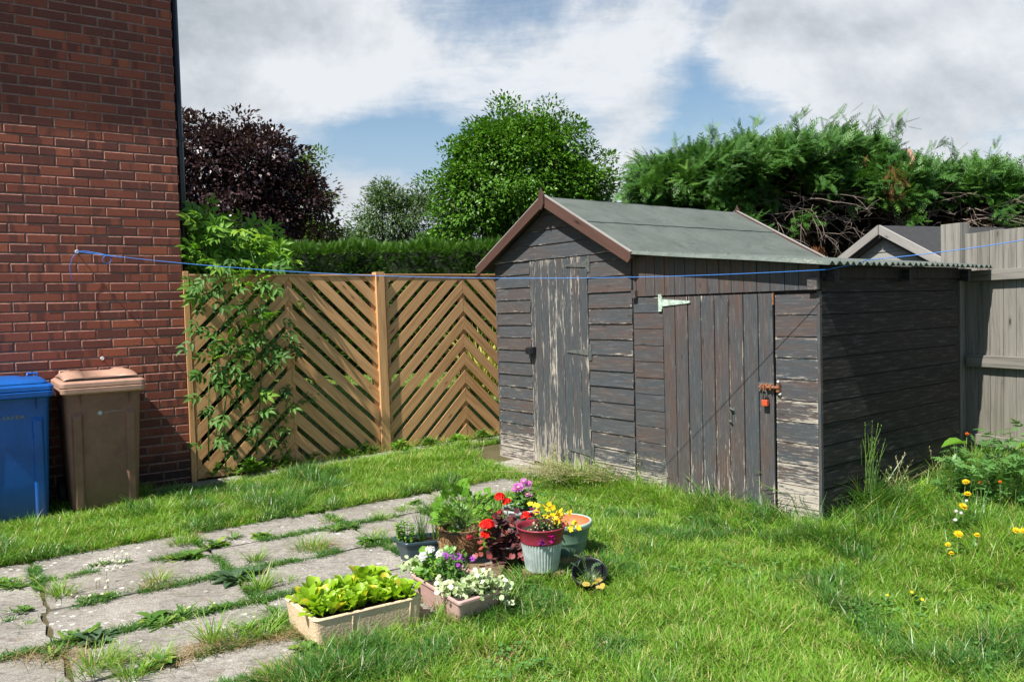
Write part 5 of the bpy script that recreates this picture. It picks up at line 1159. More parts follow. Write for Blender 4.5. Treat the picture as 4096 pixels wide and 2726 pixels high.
# dry thatch along one joint
P = np.concatenate([on(x, y)+np.concatenate([RNG.normal(0, sp, (n_, 2)), np.zeros((n_, 1))], 1) for x, y, n_, sp in ((130, 1510, 120, .05), (180, 1520, 100, .05), (60, 1518, 60, .04), (450, 1500, 110, .04), (500, 1490, 130, .04), (560, 1482, 90, .04), (410, 1525, 90, .04), (630, 1472, 80, .04), (690, 1465, 120, .03), (740, 1258, 150, .05), (350, 1352, 90, .04), (640, 1550, 160, .06), (860, 1150, 160, .05), (1020, 1085, 140, .05), (1850, 1232, 200, .05), (1640, 1290, 120, .04), (1700, 1300, 120, .04), (300, 1235, 120, .06), (760, 1165, 90, .05), (440, 1235, 90, .05))])
P[:, 2] = gz(P[:, 0], P[:, 1])+.004; n_ = len(P); V, F3, r = blades('d', P, RNG.uniform(.02, .05, n_), np.full(n_, .0022), RNG.uniform(.8, 2.4, n_), RNG.uniform(.5, 1.6, n_), DRY); o = bulk('dry_thatch', V, F3, DRY, rnd=r); o['kind'] = 'stuff'

# low growth creeping along the joints
P = []
for (b0, a0, a1) in ((2.12, -2.6, .9), (2.66, -2.6, .8), (3.18, -2.6, .2), (3.66, -2.6, .2), (4.05, -2.0, -.3)):
    k = 9000; a_ = RNG.uniform(a0, a1, k); P.append(hs(0, 0)+a_[:, None]*HO.x-(b0+RNG.normal(0, .022, k))[:, None]*HO.y)
for a0 in (-2.18, -1.28, -.39, .51): k = 5200; b_ = RNG.uniform(1.63, 4.4, k); P.append(hs(0, 0)+(a0+RNG.normal(0, .014, k))[:, None]*HO.x-b_[:, None]*HO.y)
P = np.concatenate(P); k = (tonoise(P, 3.3, 61)*.6+tonoise(P, 9, 62)*.4 > .47) & inview(P); P = P[k]; P[:, 2] = gz(P[:, 0], P[:, 1])-.006; n_ = len(P)
V, F3, r = blades('j', P, RNG.uniform(.010, .045, n_), RNG.uniform(.003, .006, n_), RNG.uniform(.3, 1.4, n_), RNG.uniform(.2, 1.2, n_), GR, segs=3); o = bulk('joint_grass', V, F3, GR2, rnd=r); o['kind'] = 'stuff'

# ---- flowers
def pm(name, c, c2=None, tr=.25, rough=.55): return m_leaf(name, c, c2 or tuple(q*.75 for q in c), None, trans=tr, rough=rough, spec=.25)
M['white_p'] = pm('white_petals', (.78, .78, .76), (.68, .66, .68)); M['yel_p'] = pm('yellow_petals', (.82, .62, .02), (.80, .50, .012)); M['org_p'] = pm('orange_petals', (.78, .17, .01)); M['red_p'] = pm('red_petals', (.62, .008, .006), (.75, .02, .012), .15, .5)
M['dred_p'] = pm('dark_red_petals', (.22, .008, .012), (.35, .012, .018), .1); M['pink_p'] = pm('pink_purple_petals', (.62, .20, .60), (.52, .13, .48)); M['pur_p'] = pm('purple_petals', (.42, .08, .50), (.30, .03, .36)); M['mag_p'] = pm('magenta_petals', (.50, .012, .13), (.30, .01, .22))
M['ctr_y'] = m_plain('yellow_centre', (.78, .52, .02), .8, scale=200); M['ctr_d'] = m_plain('dark_violet_centre', (.06, .03, .12), .8, scale=200)
def daisy_parts(c, nrm, r, npet, tpl, layers=1, lift=.15, w_=1.0):
    nrm = np.array(nrm, float); nrm /= np.linalg.norm(nrm); a = np.cross(nrm, [0, 0, 1.]); a = a/np.linalg.norm(a) if np.linalg.norm(a) > .1 else np.array([1., 0, 0]); b_ = np.cross(nrm, a); out = []
    for l in range(layers):
        th = np.arange(npet)*2*math.pi/npet+l*.35+RNG.normal(0, .05, npet); D_ = np.cos(th)[:, None]*a+np.sin(th)[:, None]*b_+nrm*(lift+.45*l)
        s_ = np.stack([np.full(npet, r*(1-.16*l)), np.full(npet, r*w_), np.full(npet, r)], 1)*RNG.uniform(.9, 1.1, (npet, 1)); out.append(inst(tpl, np.tile(np.array(c)+nrm*.0015*l, (npet, 1)), basis(D_, np.tile(nrm, (npet, 1))), s_))
    return out
def heads(name, mat, parent, parts):
    for q in parts: bulkm(name, q if isinstance(q, list) else [q], mat, parent)
def centre(b, c, nrm, r, h=.5):
    nrm = np.array(nrm, float)/np.linalg.norm(nrm); a = np.cross(nrm, [0.1, .2, 1.]); a /= np.linalg.norm(a); M_ = np.stack([a, np.cross(nrm, a), nrm], 1); b.lathe(c, [(r, 0), (r*.85, r*h*.6), (r*.4, r*h), (0, r*h*1.1)], 10, M=M_)
UPC = np.array([-.15, -.55, .8])
def daisy_plant(x, y, spots, label):
    t = empty('daisy_plant', on(x, y), label, 'daisies')
    pw = []; b = MB(); st = MB()
    for (dx_, dy_, h) in spots:
        g0 = on(x+dx_, y+dy_); c = g0+Z3*h; st.tube([g0, g0+Z3*h*.5+RNG.normal(0, .003, 3), c], .0011, 4); nr_ = UPC+RNG.normal(0, .25, 3); pw.append(daisy_parts(c, nr_, .0095, 13, tpl_simple(.28, .02, .0))); centre(b, c+nr_*.001, nr_, .0035)
    heads('petals', M['white_p'], t, pw); b.build('flower_centre', M['ctr_y'], t); st.build('stem', M['stem'], t)
daisy_plant(260, 1300, [(-32, 8, .02), (-12, 12, .025), (-10, -4, .03), (0, 0, .03), (6, 8, .02), (10, -6, .04), (16, 4, .035), (18, 14, .025), (25, 2, .03), (-28, -4, .03), (32, -8, .05), (40, -6, .05), (22, -14, .05), (4, -12, .05), (0, 16, .02)], 'daisies in flower on the paving, farther clump near the lawn edge')
daisy_plant(215, 1370, [(-50, 6, .02), (-38, 10, .02), (-38, -8, .035), (20, 4, .02), (-8, 12, .03), (34, -10, .06), (8, -12, .06), (14, -14, .06), (32, -26, .08), (28, -2, .04)], 'daisies in flower on the paving, nearer clump beside a grass tuft')
def single(x, y, hgt, r, kind, label, npet=26, mat=None, gy=None, cat='flower', foot=None):
    """(x, y) is where the flower head shows; hgt its height above ground"""
    q = at(x, y, hgt); 
    for _ in range(4): q = at(x, y, hgt+float(gz(q[0], q[1])))
    g0 = np.array([q[0]+RNG.normal(0, .01), q[1]+.02, float(gz(q[0], q[1]))-.01]); t = empty(kind, g0, label, cat, 'flowers in the rough grass on the right')
    st = MB(); st.tube([g0, (g0+q)/2+RNG.normal(0, .008, 3), q], [.0022, .002, .0016], 6); st.build('stem', M['stem'], t, smoothf=True)
    r = r*1.08; nr_ = np.array([-.1, -.45, .85])+RNG.normal(0, .12, 3); lay = 3 if npet > 12 else 1
    bulkm('petals', daisy_parts(q, nr_, r, npet, tpl_simple(.22 if npet > 12 else .8, .02, .02), lay, .12 if npet > 12 else .5), mat, t)
    b = MB(); centre(b, q+nr_*.002, nr_, r*(.30 if npet > 12 else .28)); b.build('flower_centre', M['ctr_y'] if mat is not M['org_p'] else M['rust'], t, smoothf=True)
    parts = []; k = 7; D_ = rdir(k, -.2, .9); parts.append(inst(T_OVF, g0+Z3*hgt*RNG.uniform(.1, .7, (k, 1))*1.0, basis(D_), np.full(k, .05))); bulkm('leaves', parts, M['weed'], t)
for (x, y, h, r, mt, lb) in ((2215, 1165, .22, .026, 'yel_p', 'large yellow marigold flower, biggest of the column at the right'), (2222, 1108, .24, .022, 'yel_p', 'yellow marigold at the top of the column of flowers, below the fern-leaved plant'),
    (2226, 1136, .22, .021, 'yel_p', 'orange-yellow marigold turned sideways, second from the top of the column'), (2205, 1228, .16, .024, 'yel_p', 'yellow marigold in the grass, left one of a level pair'), (2248, 1231, .16, .018, 'yel_p', 'yellow marigold in the grass, right one of a level pair'),
    (2181, 1252, .13, .015, 'yel_p', 'small yellow flower just above another small one, left of the marigolds'), (2189, 1273, .12, .015, 'yel_p', 'small yellow flower, lowest of the left group of marigolds'), (2338, 1220, .18, .021, 'yel_p', 'yellow marigold close to the right edge of the picture'), (2354, 1221, .19, .018, 'yel_p', 'yellow marigold cut by the right edge of the picture'),
    (2256, 1110, .24, .013, 'org_p', 'small orange flower right of the topmost yellow marigold'), (2301, 1108, .26, .011, 'org_p', 'small orange flower partly hidden among the fern-leaved plant')):
    single(x, y, h, r, 'marigold', lb, 24, M[mt])
single(2225, 998, .40, .015, 'hawkweed', 'orange-red flower on a tall thin stem against the grey fence post', 18, M['org_p'])
for (x, y, lb) in ((2098, 1362, 'upper of two buttercups in the open lawn at lower right'), (2122, 1379, 'lower right of the buttercups in the open lawn'), (2041, 1369, 'smallest buttercup, leftmost of three in the lower right lawn')):
    single(x, y, .07, .009, 'buttercup', lb, 5, M['yel_p'])
b = MB()
t = empty('white_clover', on(2200, 1190), 'white clover heads in the grass beside the largest yellow marigold', 'clover')
for (x, y) in ((2218, 1162), (2212, 1180), (2200, 1176), (2198, 1196), (2224, 1152)):
    q = at(x, y, .16); b.lathe(q, [(0, -.008), (.009, -.004), (.011, .002), (.007, .009), (0, .011)], 8)
b.build('flower_head', M['white_p'], t); parts = []; rosette(parts, at(2205, 1195, .1), 14, .03, T_RND, .9); bulkm('leaves', parts, M['weed'], t)
# fern-leaved plant by the grey fence
fern = empty('tansy_plant', on(2290, 1120), 'bushy plant with ferny divided leaves in front of the grey fence', 'plant')
cl = [(2300, 1010, .42), (2290, 990, .46), (2270, 1040, .36), (2235, 1045, .34), (2250, 1070, .30), (2310, 1040, .36), (2330, 1050, .36), (2350, 1060, .36), (2285, 1070, .30), (2220, 1065, .28), (2205, 1080, .24), (2240, 1090, .24), (2270, 1095, .24), (2310, 1085, .26), (2345, 1090, .27), (2190, 1100, .20), (2380, 1050, .36), (2400, 1080, .3)]
T_FERN = join_t([(T_RAG, .55, 0, (.45, 0, 0), -.1)]+[(T_RAG, .42, s_*R(50), (x, 0, 0), -.05) for x in (.15, .4) for s_ in (-1, 1)])
P_, D_ = [], []; st = MB()
for (x, y, h) in cl+[(2325, 995, .47), (2262, 1010, .43), (2218, 1030, .38), (2350, 1020, .43), (2195, 1060, .31)]:
    q = at(x, y, h+.05); g0 = np.array([q[0], q[1]+.06, .05]); st.tube([g0, (g0+q)/2+RNG.normal(0, .015, 3), q], [.004, .003, .002], 5)
    for k in range(12): P_.append(q+RNG.normal(0, .042, 3)-Z3*.12*RNG.random()); D_.append(rdir(1, -.2, .8)[0])
leafset('leaves', P_, D_, .085, T_FERN, m_leaf('ferny_leaves', (.075, .19, .045), (.13, .28, .065), None, trans=.3), fern, None, .3); st.build('stem', M['stem'], fern)
dock = empty('dock_plant', on(2340, 1075), 'broad-leaved dock at the foot of the grey fence by the right edge', 'plant')
P_ = [at(2225, 1000+20, .38), at(2335, 1035, .36), at(2345, 1030, .38), at(2352, 1050, .34)]; leafset('leaves', np.array(P_), [(-1, -.2, .1), (.9, -.3, .3), (1, .2, .2), (1, -.5, 0)], .17, T_OVF, M['fresh'], dock, None, .15)
b = MB(); g0 = on(2350, 1090); [b.tube([g0, q], .003, 5) for q in P_[1:]]; b.build('stem', M['stem'], dock)
# tall seeding grasses, each a clump
def seed_grass(x, y, n_, h, label, lean=(0, .4), head='rye', az0=None, sp=.03, group='tall seeding grasses'):
    g0 = on(x, y); t = empty('tall_grass_clump', g0, label, 'grass clump', group)
    V, F3, r = tuft(g0, n_*7, h*.72, sp, .006, (.1, .8), 5); bulk('blades', V, F3, GR2 if head == 'rye' else GR, t, rnd=r)
    st = MB(); hd_ = []
    for i in range(n_):
        az = RNG.uniform(0, 6.28) if az0 is None else az0+RNG.normal(0, .45); L = h*RNG.uniform(.65, 1.1); ln = RNG.uniform(*lean); b0 = g0+np.array([RNG.normal(0, sp), RNG.normal(0, sp), 0]); d = np.array([math.cos(az), math.sin(az), 0])
        q = [b0+Z3*L*(s_-.30*min(ln, 1.6)*s_**2)+d*L*ln*s_**1.8 for s_ in np.linspace(0, 1, 8)]; st.tube(q, list(np.linspace(.0026, .0012, 8)), 4)
        tang = (q[-1]-q[-3]); tang /= np.linalg.norm(tang); k = 14; s_ = np.linspace(0, 1, k)[:, None]; base = q[-3]+(q[-1]-q[-3])*s_*1.15
        hd_.append(inst(tpl_simple(.3, .05, 0), base, basis(tang+rdir(k)*(.35 if head == 'rye' else .9)), np.full(k, .016 if head == 'rye' else .020)))
    st.build('stem', M['stem'] if head == 'rye' else SEED, t); heads('seed_head', SEED if head != 'rye' else M['fresh'], t, hd_)
seed_grass(1995, 1176, 34, .54, 'tallest dark green grass clump against the dark side of the lean-to', (0, .25), sp=.035)
seed_grass(1940, 1180, 9, .44, 'thin upright grass stalks close to the front corner of the lean-to', (0, .2), sp=.02)
seed_grass(2070, 1165, 14, .32, 'feathery grass clump half way along the dark side of the lean-to', (.2, .7), 'pan', sp=.04)
seed_grass(2150, 1120, 6, .30, 'wispy grass near the far end of the dark side wall', (.1, .6), 'pan', sp=.04)
seed_grass(1335, 1120, 60, .34, 'sprawling pale grass with drooping seed heads by the shed door', (.9, 1.8), 'pan', az0=3.4, sp=.06)
seed_grass(1420, 1125, 44, .30, 'bent seeding grass by the shed corner beside the sprawling clump', (.6, 1.6), 'pan', az0=3.5, sp=.06)
seed_grass(1275, 1092, 12, .27, 'few thin seed stalks in front of the shed door', (.1, .5), 'pan', sp=.05)
seed_grass(1500, 1125, 26, .36, 'thin seeding grass at the foot of the wall between shed and lean-to', (.1, .7), 'pan', sp=.07)
seed_grass(1640, 1150, 10, .22, 'low grass clump at the foot of the lean-to door', (.2, 1.0), sp=.05)
seed_grass(1855, 1190, 16, .34, 'arching grass clump in front of the pale boards at the lean-to corner', (.4, 1.2), az0=2.6, sp=.05)
seed_grass(1075, 1050, 9, .16, 'dark green grass clump on the lawn corner near the shed slab', (.2, .9), sp=.08)
seed_grass(1560, 1205, 5, .08, 'rounded deep green grass clump in the lawn below the lean-to door', (.3, 1.1), sp=.05)
# weeds along the herringbone fence
for i, (x, y, s_, n_, lb) in enumerate(((530, 1085, .15, 12, 'large pale-leaved weed at the foot of the elder, by the fence'), (500, 1095, .11, 10, 'leafy weed right of the first fence post'), (575, 1092, .11, 12, 'leafy weed at the fence, second right of the elder stem'), (620, 1080, .08, 14, 'small leafy weed at the fence left of the first spine'), (660, 1072, .07, 14, 'small leafy weed directly under the first fence spine'),
    (720, 1060, .07, 12, 'low green weed at the fence between spine and middle post'), (790, 1050, .08, 14, 'leafy weed at the fence left of the middle post'), (840, 1045, .08, 14, 'leafy weed just left of the middle post'), (920, 1036, .08, 14, 'leafy weed just right of the middle post'), (985, 1028, .07, 14, 'weed at the fence left of the second spine'), (1050, 1020, .07, 14, 'weed under the second fence spine'), (1110, 1012, .07, 14, 'weed at the fence next to the shed corner'))):
    s_ *= 1.35; c = on(x, y, .02); t = empty('leafy_weed', on(x, y), lb, 'weed', 'weeds along the foot of the fence'); parts = []
    rosette(parts, c, n_, s_, T_OVF, 1.1); rosette(parts, c+Z3*s_*.4, n_, s_*.7, T_OVF, 1.2); rosette(parts, c+HO.x*.09, n_, s_*.6, T_OVF, 1.0); rosette(parts, c-HO.x*.08+Z3*.02, n_, s_*.55, T_DAND, 1.0); bulkm('leaves', parts, M['fresh'] if i % 2 == 0 else M['weed'], t)
    V, F3, r = tuft(c-Z3*.02, 90 if x > 700 else 30, .14, .10, .005); bulk('blades', V, F3, GR, t, rnd=r)
t = empty('brick_fragment', on(650, 1091), 'small orange brick fragment lying on the path by the fence', 'brick'); b = MB(); c = on(650, 1091); b.plank(c, HO.x*.085, -HO.y*.04, Z3*.018, jit=.006); b.build('fragment', m_plain('broken_brick', (.48, .17, .07), .9, var=.3, scale=60), t, bevel=.003)
# yellow-striped flax beyond the fence
fx = on(1112, 905); flx = empty('striped_flax', fx, 'yellow striped strap-leaved plant seen through the fence slats by the shed', 'plant')
P_ = fx+np.concatenate([RNG.normal(0, .12, (130, 2)), np.zeros((130, 1))], 1); V, F3, r = blades('f', P_, RNG.uniform(.7, 1.4, 130), np.full(130, .035), RNG.uniform(.1, .9, 130), RNG.uniform(.1, .8, 130), GR, segs=5); bulk('leaves', V, F3, m_leaf('striped_flax_leaves', (.30, .34, .05), (.50, .45, .12), None), flx, rnd=r)

# ================================================================== POTS AND TROUGHS
def trough(name, label, c4, h, taper, mat, th, rimh, rimo, cat, soil=.02, rr_=.03):
    """c4: near-left, near-right, far-right, far-left top corners (xy)"""
    c4 = [np.array([q[0], q[1]]) for q in c4]; ce = sum(c4)/4; t = empty(name, (ce[0], ce[1], 0), label, cat)
    def ring(s_, z, off=0.0, r=rr_):
        pts = []; cc = [ce+(q-ce)*s_ for q in c4]; cc = [q+(q-ce)/np.linalg.norm(q-ce)*off for q in cc]
        for i in range(4):
            p0, p1, p2 = cc[i-1], cc[i], cc[(i+1) % 4]; d0 = (p0-p1)/np.linalg.norm(p0-p1); d1 = (p2-p1)/np.linalg.norm(p2-p1)
            for k in np.linspace(0, 1, 6): q = p1+d0*r*(1-k)**2+d1*r*k**2+(d0+d1)*0; pts.append(np.array([q[0], q[1], z]))
        return pts
    R_ = [ring(taper, .004), ring(taper+.01, .015), ring(1-(1-taper)*.15, h-rimh-.002, -.002), ring(1, h-rimh, rimo), ring(1, h-.004, rimo), ring(1, h, rimo-.004), ring(1, h, -th), ring(1, h-.006, -th-.003), ring(taper+.02, h*.4, -th-.004)]
    b = MB(); b.rings(R_, cap1=False); body = b.build('body', mat, t, smoothf=False, bevel=0)
    for p_ in body.data.polygons: p_.use_smooth = False
    b = MB(); k = 16; s0 = ring(1, h-soil, -th-.002); n0 = b.vs(s0+[(ce[0], ce[1], h-soil+.008)]); L = len(s0)
    for i in range(L): b.face([n0+i, n0+(i+1) % L, n0+L])
    b.build('soil', M['soilpot'], t); return t, ce, c4
cr = m_plain('cream_textured_concrete', (.66, .49, .32), .85, var=.08, scale=9, bstr=.9, bdist=.006)
# cream trough
cor = [hs(-.395, 3.945), hs(.118, 3.965), hs(.105, 3.585), hs(-.40, 3.565)]
ct, cce, cc4 = trough('cream_trough', 'cream stone-effect trough full of young lettuces, nearest the camera', cor, .132, .93, cr, .028, .004, .0, 'planter', .022)
b = MB()
for q in (.33, .86): p0 = cc4[0]+(cc4[1]-cc4[0])*q; b.tube([(p0[0]+HO.y[0]*.0, p0[1]+HO.y[1]*.006, .126), (p0[0]+HO.y[0]*.010, p0[1]+HO.y[1]*.012, .01)], .0035, 6)
b.build('mould_seam', cr, ct, smoothf=True)
M['lett'] = m_leaf('lettuce_leaves', (.26, .44, .02), (.42, .60, .05), (.66, .58, .05), trans=.38, rough=.38); T_LET = tpl_spat(.62, .45, .22)
def lettuce_mesh():
    parts = []; n_ = 20; az = np.arange(n_)*2.4; el = RNG.uniform(.75, 1.5, n_); D_ = np.stack([np.cos(az)*np.cos(el), np.sin(az)*np.cos(el), np.sin(el)], 1); P_ = D_*np.array([.022, .022, .012]); up = -D_*np.array([1, 1, 0])+Z3*.4
    up /= np.linalg.norm(up, axis=1, keepdims=True); parts.append(inst(T_LET, P_, basis(D_, up), RNG.uniform(.06, .10, n_)*np.array([[1], [.8], [1]]).T.repeat(1, 0) if False else np.stack([RNG.uniform(.048, .088, n_)]*3, 1)*np.array([1, .78, 1]))); return merge(parts)
protos = []
for k in range(3):
    V, Fc, r = lettuce_mesh(); o = bulk('lettuce', V, Fc, M['lett'], None, rnd=r); tag(o, 'young yellow-green lettuce growing in the cream trough', 'lettuce', 'lettuces in the cream trough'); protos.append(o)
gi = 0
for i in range(9):
    for j in range(5):
        u_ = (i+.5)/9*.84+.08+RNG.normal(0, .012); v_ = (j+.5)/5*.74+.12+RNG.normal(0, .015); p0 = (cc4[0]*(1-u_)+cc4[1]*u_)*(1-v_)+(cc4[3]*(1-u_)+cc4[2]*u_)*v_
        o = protos[gi] if gi < 3 else protos[gi % 3].copy()
        if gi >= 3: COL.objects.link(o)
        o.location = (p0[0], p0[1], .112); o.rotation_euler = (RNG.normal(0, .12), RNG.normal(0, .12), RNG.uniform(0, 6.28)); s_ = RNG.uniform(.75, 1.12)*(1.25 if (i in (5, 6) and j == 4) else 1); o.scale = (s_, s_, s_*RNG.uniform(.9, 1.15)); gi += 1
# pink trough
pk = m_plain('dusty_pink_plastic', (.52, .33, .30), .55, var=.07, scale=20, bstr=.1)
pA = grd0 = None
pc = [at(1052, 1384, .125), at(1120, 1362, .125), at(985, 1292, .125), at(925, 1308, .125)]
cfl = at(1056, 1385, .125); cfr = at(1165, 1352, .125); cbl = at(945, 1318, .125); cbr = cfr+(cbl-cfl)
pt_, pce, pc4 = trough('pink_trough', 'dusty pink plastic trough with white and purple flowers and trailing variegated leaves', [cbl, cfl, cfr, cbr], .125, .86, pk, .012, .014, .006, 'planter', .015, .02)
def inT(c4, u_, v_, z): p0 = (c4[0]*(1-u_)+c4[1]*u_)*(1-v_)+(c4[3]*(1-u_)+c4[2]*u_)*v_; return np.array([p0[0], p0[1], z])
def headcluster(c, n_, r, petr, mat, parent, name='petals', npet=5, tplp=None):
    parts = []
    for _ in range(n_):
        d = rdir(1, -.1, 1)[0]+UPC*.5; d /= np.linalg.norm(d); parts += daisy_parts(np.array(c)+d*r*RNG.uniform(.7, 1), d, petr, npet, tplp or tpl_simple(.95, .05, .05), 1, .25)
    return bulkm(name, parts, mat, parent)
wg = empty('white_geranium', inT(pc4, .2, .5, .11), 'white-flowered geranium with rounded leaves in the left part of the pink trough', 'flowering plant')
hd_w = [(1000, 1288), (985, 1300), (1000, 1275), (1035, 1284), (965, 1296), (975, 1308)]
st = MB(); base = inT(pc4, .22, .5, .105)
def px3(x, y, P0): # the point on the sight line of (x, y) nearest in depth to P0
    d = ray(x, y); return CAM+d*((np.array(P0)-CAM)@FW)
Zc = inT(pc4, .22, .5, .15)
for k, (x, y, n_, pr) in enumerate(((990, 1266, 12, .017), (972, 1282, 9, .019), (963, 1290, 6, .02), (1012, 1278, 16, .017))):
    q = px3(x, y, Zc+np.array([0, .0, 0])); headcluster(q, n_, .020, pr, M['white_p'], wg, 'flower_head'); st.tube([base, (base+q)/2+Z3*.01, q], .002, 5)
st.build('stem', M['stem'], wg)
P_, D_ = [], []
for (x, y, rr_, n_) in ((988, 1305, 22, 26), (1004, 1322, 20, 24), (985, 1332, 16, 16), (992, 1290, 18, 12), (968, 1320, 12, 8)):
    for _ in range(n_): P_.append(px3(x+RNG.normal(0, rr_*.6), y+RNG.normal(0, rr_*.5), Zc)+RNG.normal(0, .018, 3)); D_.append(rdir(1, -.3, .6)[0])
leafset('leaves', P_, D_, .045, T_RND, M['fresh'], wg, np.tile(UPC, (len(P_), 1)))
os_ = empty('purple_daisy_bush', inT(pc4, .5, .5, .11), 'purple cape daisies above dark narrow leaves in the middle of the pink trough', 'flowering plant')
Zo = inT(pc4, .48, .5, .15); base = inT(pc4, .5, .5, .105); pp = []; b = MB(); st = MB()
for (x, y, r) in ((1029, 1271, .020), (1027, 1283, .022), (1050, 1283, .018), (1064, 1282, .022), (1084, 1298, .018), (1076, 1288, .017), (1060, 1302, .020), (1074, 1308, .022), (1066, 1296, .013), (1045, 1292, .013), (1068, 1328, .014)):
    q = px3(x, y, Zo)+RNG.normal(0, .01, 3); nr_ = UPC+RNG.normal(0, .3, 3); pp.append(daisy_parts(q, nr_, r, 16, tpl_simple(.26, .02, .03), 1, .22)); centre(b, q+nr_*.003, nr_, r*.22); st.tube([base, (base+q)/2, q], .0014, 4)
heads('petals', M['pur_p'], os_, pp); b.build('flower_centre', M['ctr_d'], os_); st.build('stem', M['stem'], os_)
P_, D_ = [], []
for _ in range(230): P_.append(px3(RNG.normal(1044, 24), RNG.normal(1318, 17), Zo)+RNG.normal(0, .02, 3)); D_.append(rdir(1, -.1, 1)[0]+Z3*.4)
leafset('leaves', P_, D_, .036, tpl_ovate(.34, .2, .15, 3), M['elder'], os_, np.tile(UPC, (len(P_), 1)))
M['varie'] = m_leaf('variegated_leaves', (.22, .32, .10), (.62, .66, .45), (.80, .80, .66), trans=.3, rough=.5)
for (lb, pts) in (('cream-edged variegated trailing plant spilling from the right end of the pink trough', [(1105, 1342, 26, 80), (1140, 1345, 26, 70), (1162, 1352, 18, 36), (1075, 1352, 22, 60), (1040, 1354, 20, 44), (1015, 1346, 16, 30), (1060, 1366, 16, 26), (1150, 1370, 18, 24), (1110, 1325, 16, 30), (1165, 1382, 12, 12), (1100, 1330, 20, 34), (1035, 1372, 14, 14), (1085, 1372, 14, 16)]),
                  ('cream-edged variegated trailing plant at the far left end of the pink trough', [(950, 1300, 18, 44), (935, 1300, 10, 18), (960, 1322, 10, 18), (970, 1312, 12, 20), (975, 1345, 8, 10), (990, 1352, 8, 10)])):
    vp_ = empty('variegated_trailer', inT(pc4, .8 if 'right' in lb else .05, .5, .1), lb, 'trailing plant', 'variegated trailing plants'); P_, D_ = [], []; Zv = inT(pc4, .85 if 'right' in lb else .05, .5, .12)
    for (x, y, rr_, n_) in pts:
        for _ in range(n_):
            q = px3(x+RNG.normal(0, rr_*.5), y+RNG.normal(0, rr_*.35), Zv)+FW*RNG.normal(0, .03); q[2] = max(q[2], .02); P_.append(q); D_.append(rdir(1, -.3, .8)[0])
    leafset('leaves', P_, D_, .025, T_RND, M['varie'], vp_, np.tile(UPC, (len(P_), 1)))
# dark grey-blue trough with herbs
gb_ = m_plain('dark_slate_blue_plastic', (.028, .055, .070), .38, var=.12, scale=30, spec=.5)
q0 = at(934, 1250, .13); q1 = at(903, 1234, .13); q2 = at(1060, 1236, .13); q3 = q1+(q2-q0)
slt, sce, sc4 = trough('slate_trough', 'dark slate-blue plastic trough of herbs at the back left of the pots', [q1, q0, q2, q3], .13, .80, gb_, .010, .014, .006, 'planter', .02, .02)
mint = empty('mint_plant', inT(sc4, .6, .2, .11), 'bushy light green mint at the left end of the slate-blue trough', 'herb'); Zm = inT(sc4, .5, .15, .15); P_, D_ = [], []; st = MB(); c0 = inT(sc4, .5, .18, .11)
for k in range(22):
    x = RNG.uniform(908, 962); y = RNG.uniform(1192, 1216)+(x-935)**2*.01; tp = px3(x, y, Zm)+FW*RNG.normal(0, .02); b0 = c0+(tp-c0)*np.array([.7, .7, 0]); st.tube([b0, tp], .0012, 4)
    for s_ in np.linspace(.15, 1, 8):
        for q_ in range(2): P_.append(b0+(tp-b0)*s_); D_.append(rdir(1, 0, .4)[0])
leafset('leaves', P_, D_, .020, tpl_ovate(.6, .2, .15, 3), M['fresh'], mint, None, .3); st.build('stem', M['stem'], mint)
for (lb, x0, x1, ytop, n_, cx, cy) in (('tall thin chives in the middle of the slate-blue trough', 962, 990, 1165, 75, .5, .42), ('shorter grassy herb at the right end of the slate-blue trough', 1002, 1038, 1190, 80, .5, .74)):
    chv = empty('chives', inT(sc4, cx, cy, .11), lb, 'herb'); c0 = inT(sc4, cx, cy, .105); n2 = n_; P_ = np.tile(c0, (n2, 1))+np.concatenate([RNG.normal(0, .016, (n2, 2)), np.zeros((n2, 1))], 1)
    V, F3, r = blades('c', P_, RNG.uniform(.12, .25 if x0 < 1000 else .18, n2), np.full(n2, .003 if x0 < 1000 else .0045), RNG.uniform(0, .28, n2), RNG.uniform(0, .35, n2), GR, segs=4); bulk('leaves', V, F3, M['elder'] if x0 < 1000 else M['fresh'], chv, rnd=r)
# brown stone slab under the pots
m, n = newmat('brown_stone'); p = n.pos(); a = n.noise(n.vmul(p, (9, 9, 30)), 1.0, 6, .7, .4); c_ = n.noise(p, 90, 4, .7); c = n.mix(n.ramp(a, .35, .65), (.10, .065, .04), (.24, .15, .09)); finish(n, c, .9, n.add(a, c_), .8, .006); M['bstone'] = m
def stone(name, label, c, dx, dy, z0, z1, az, cat='stone'):
    fr = Frame((c[0], c[1], 0), az); t = empty(name, (c[0], c[1], 0), label, cat); b = MB(); b.box(fr, -dx/2, dx/2, -dy/2, dy/2, z0, z1, jit=.005); b.build('block', M['bstone'], t, bevel=.005); return t
stone('stone_slab', 'thick brown stone slab under the coir basket and the geranium', at(1085, 1325, .02), .34, .22, 0, .055, R(-8)); stone('stone_slab', 'reddish brown stone block behind the ribbed bucket', (.30, 4.36), .24, .13, 0, .045, R(12))
stone('brick', 'worn pinkish brick under the red-rimmed ribbed bucket', (.125, 4.165), .215, .105, 0, .052, R(4), 'brick')
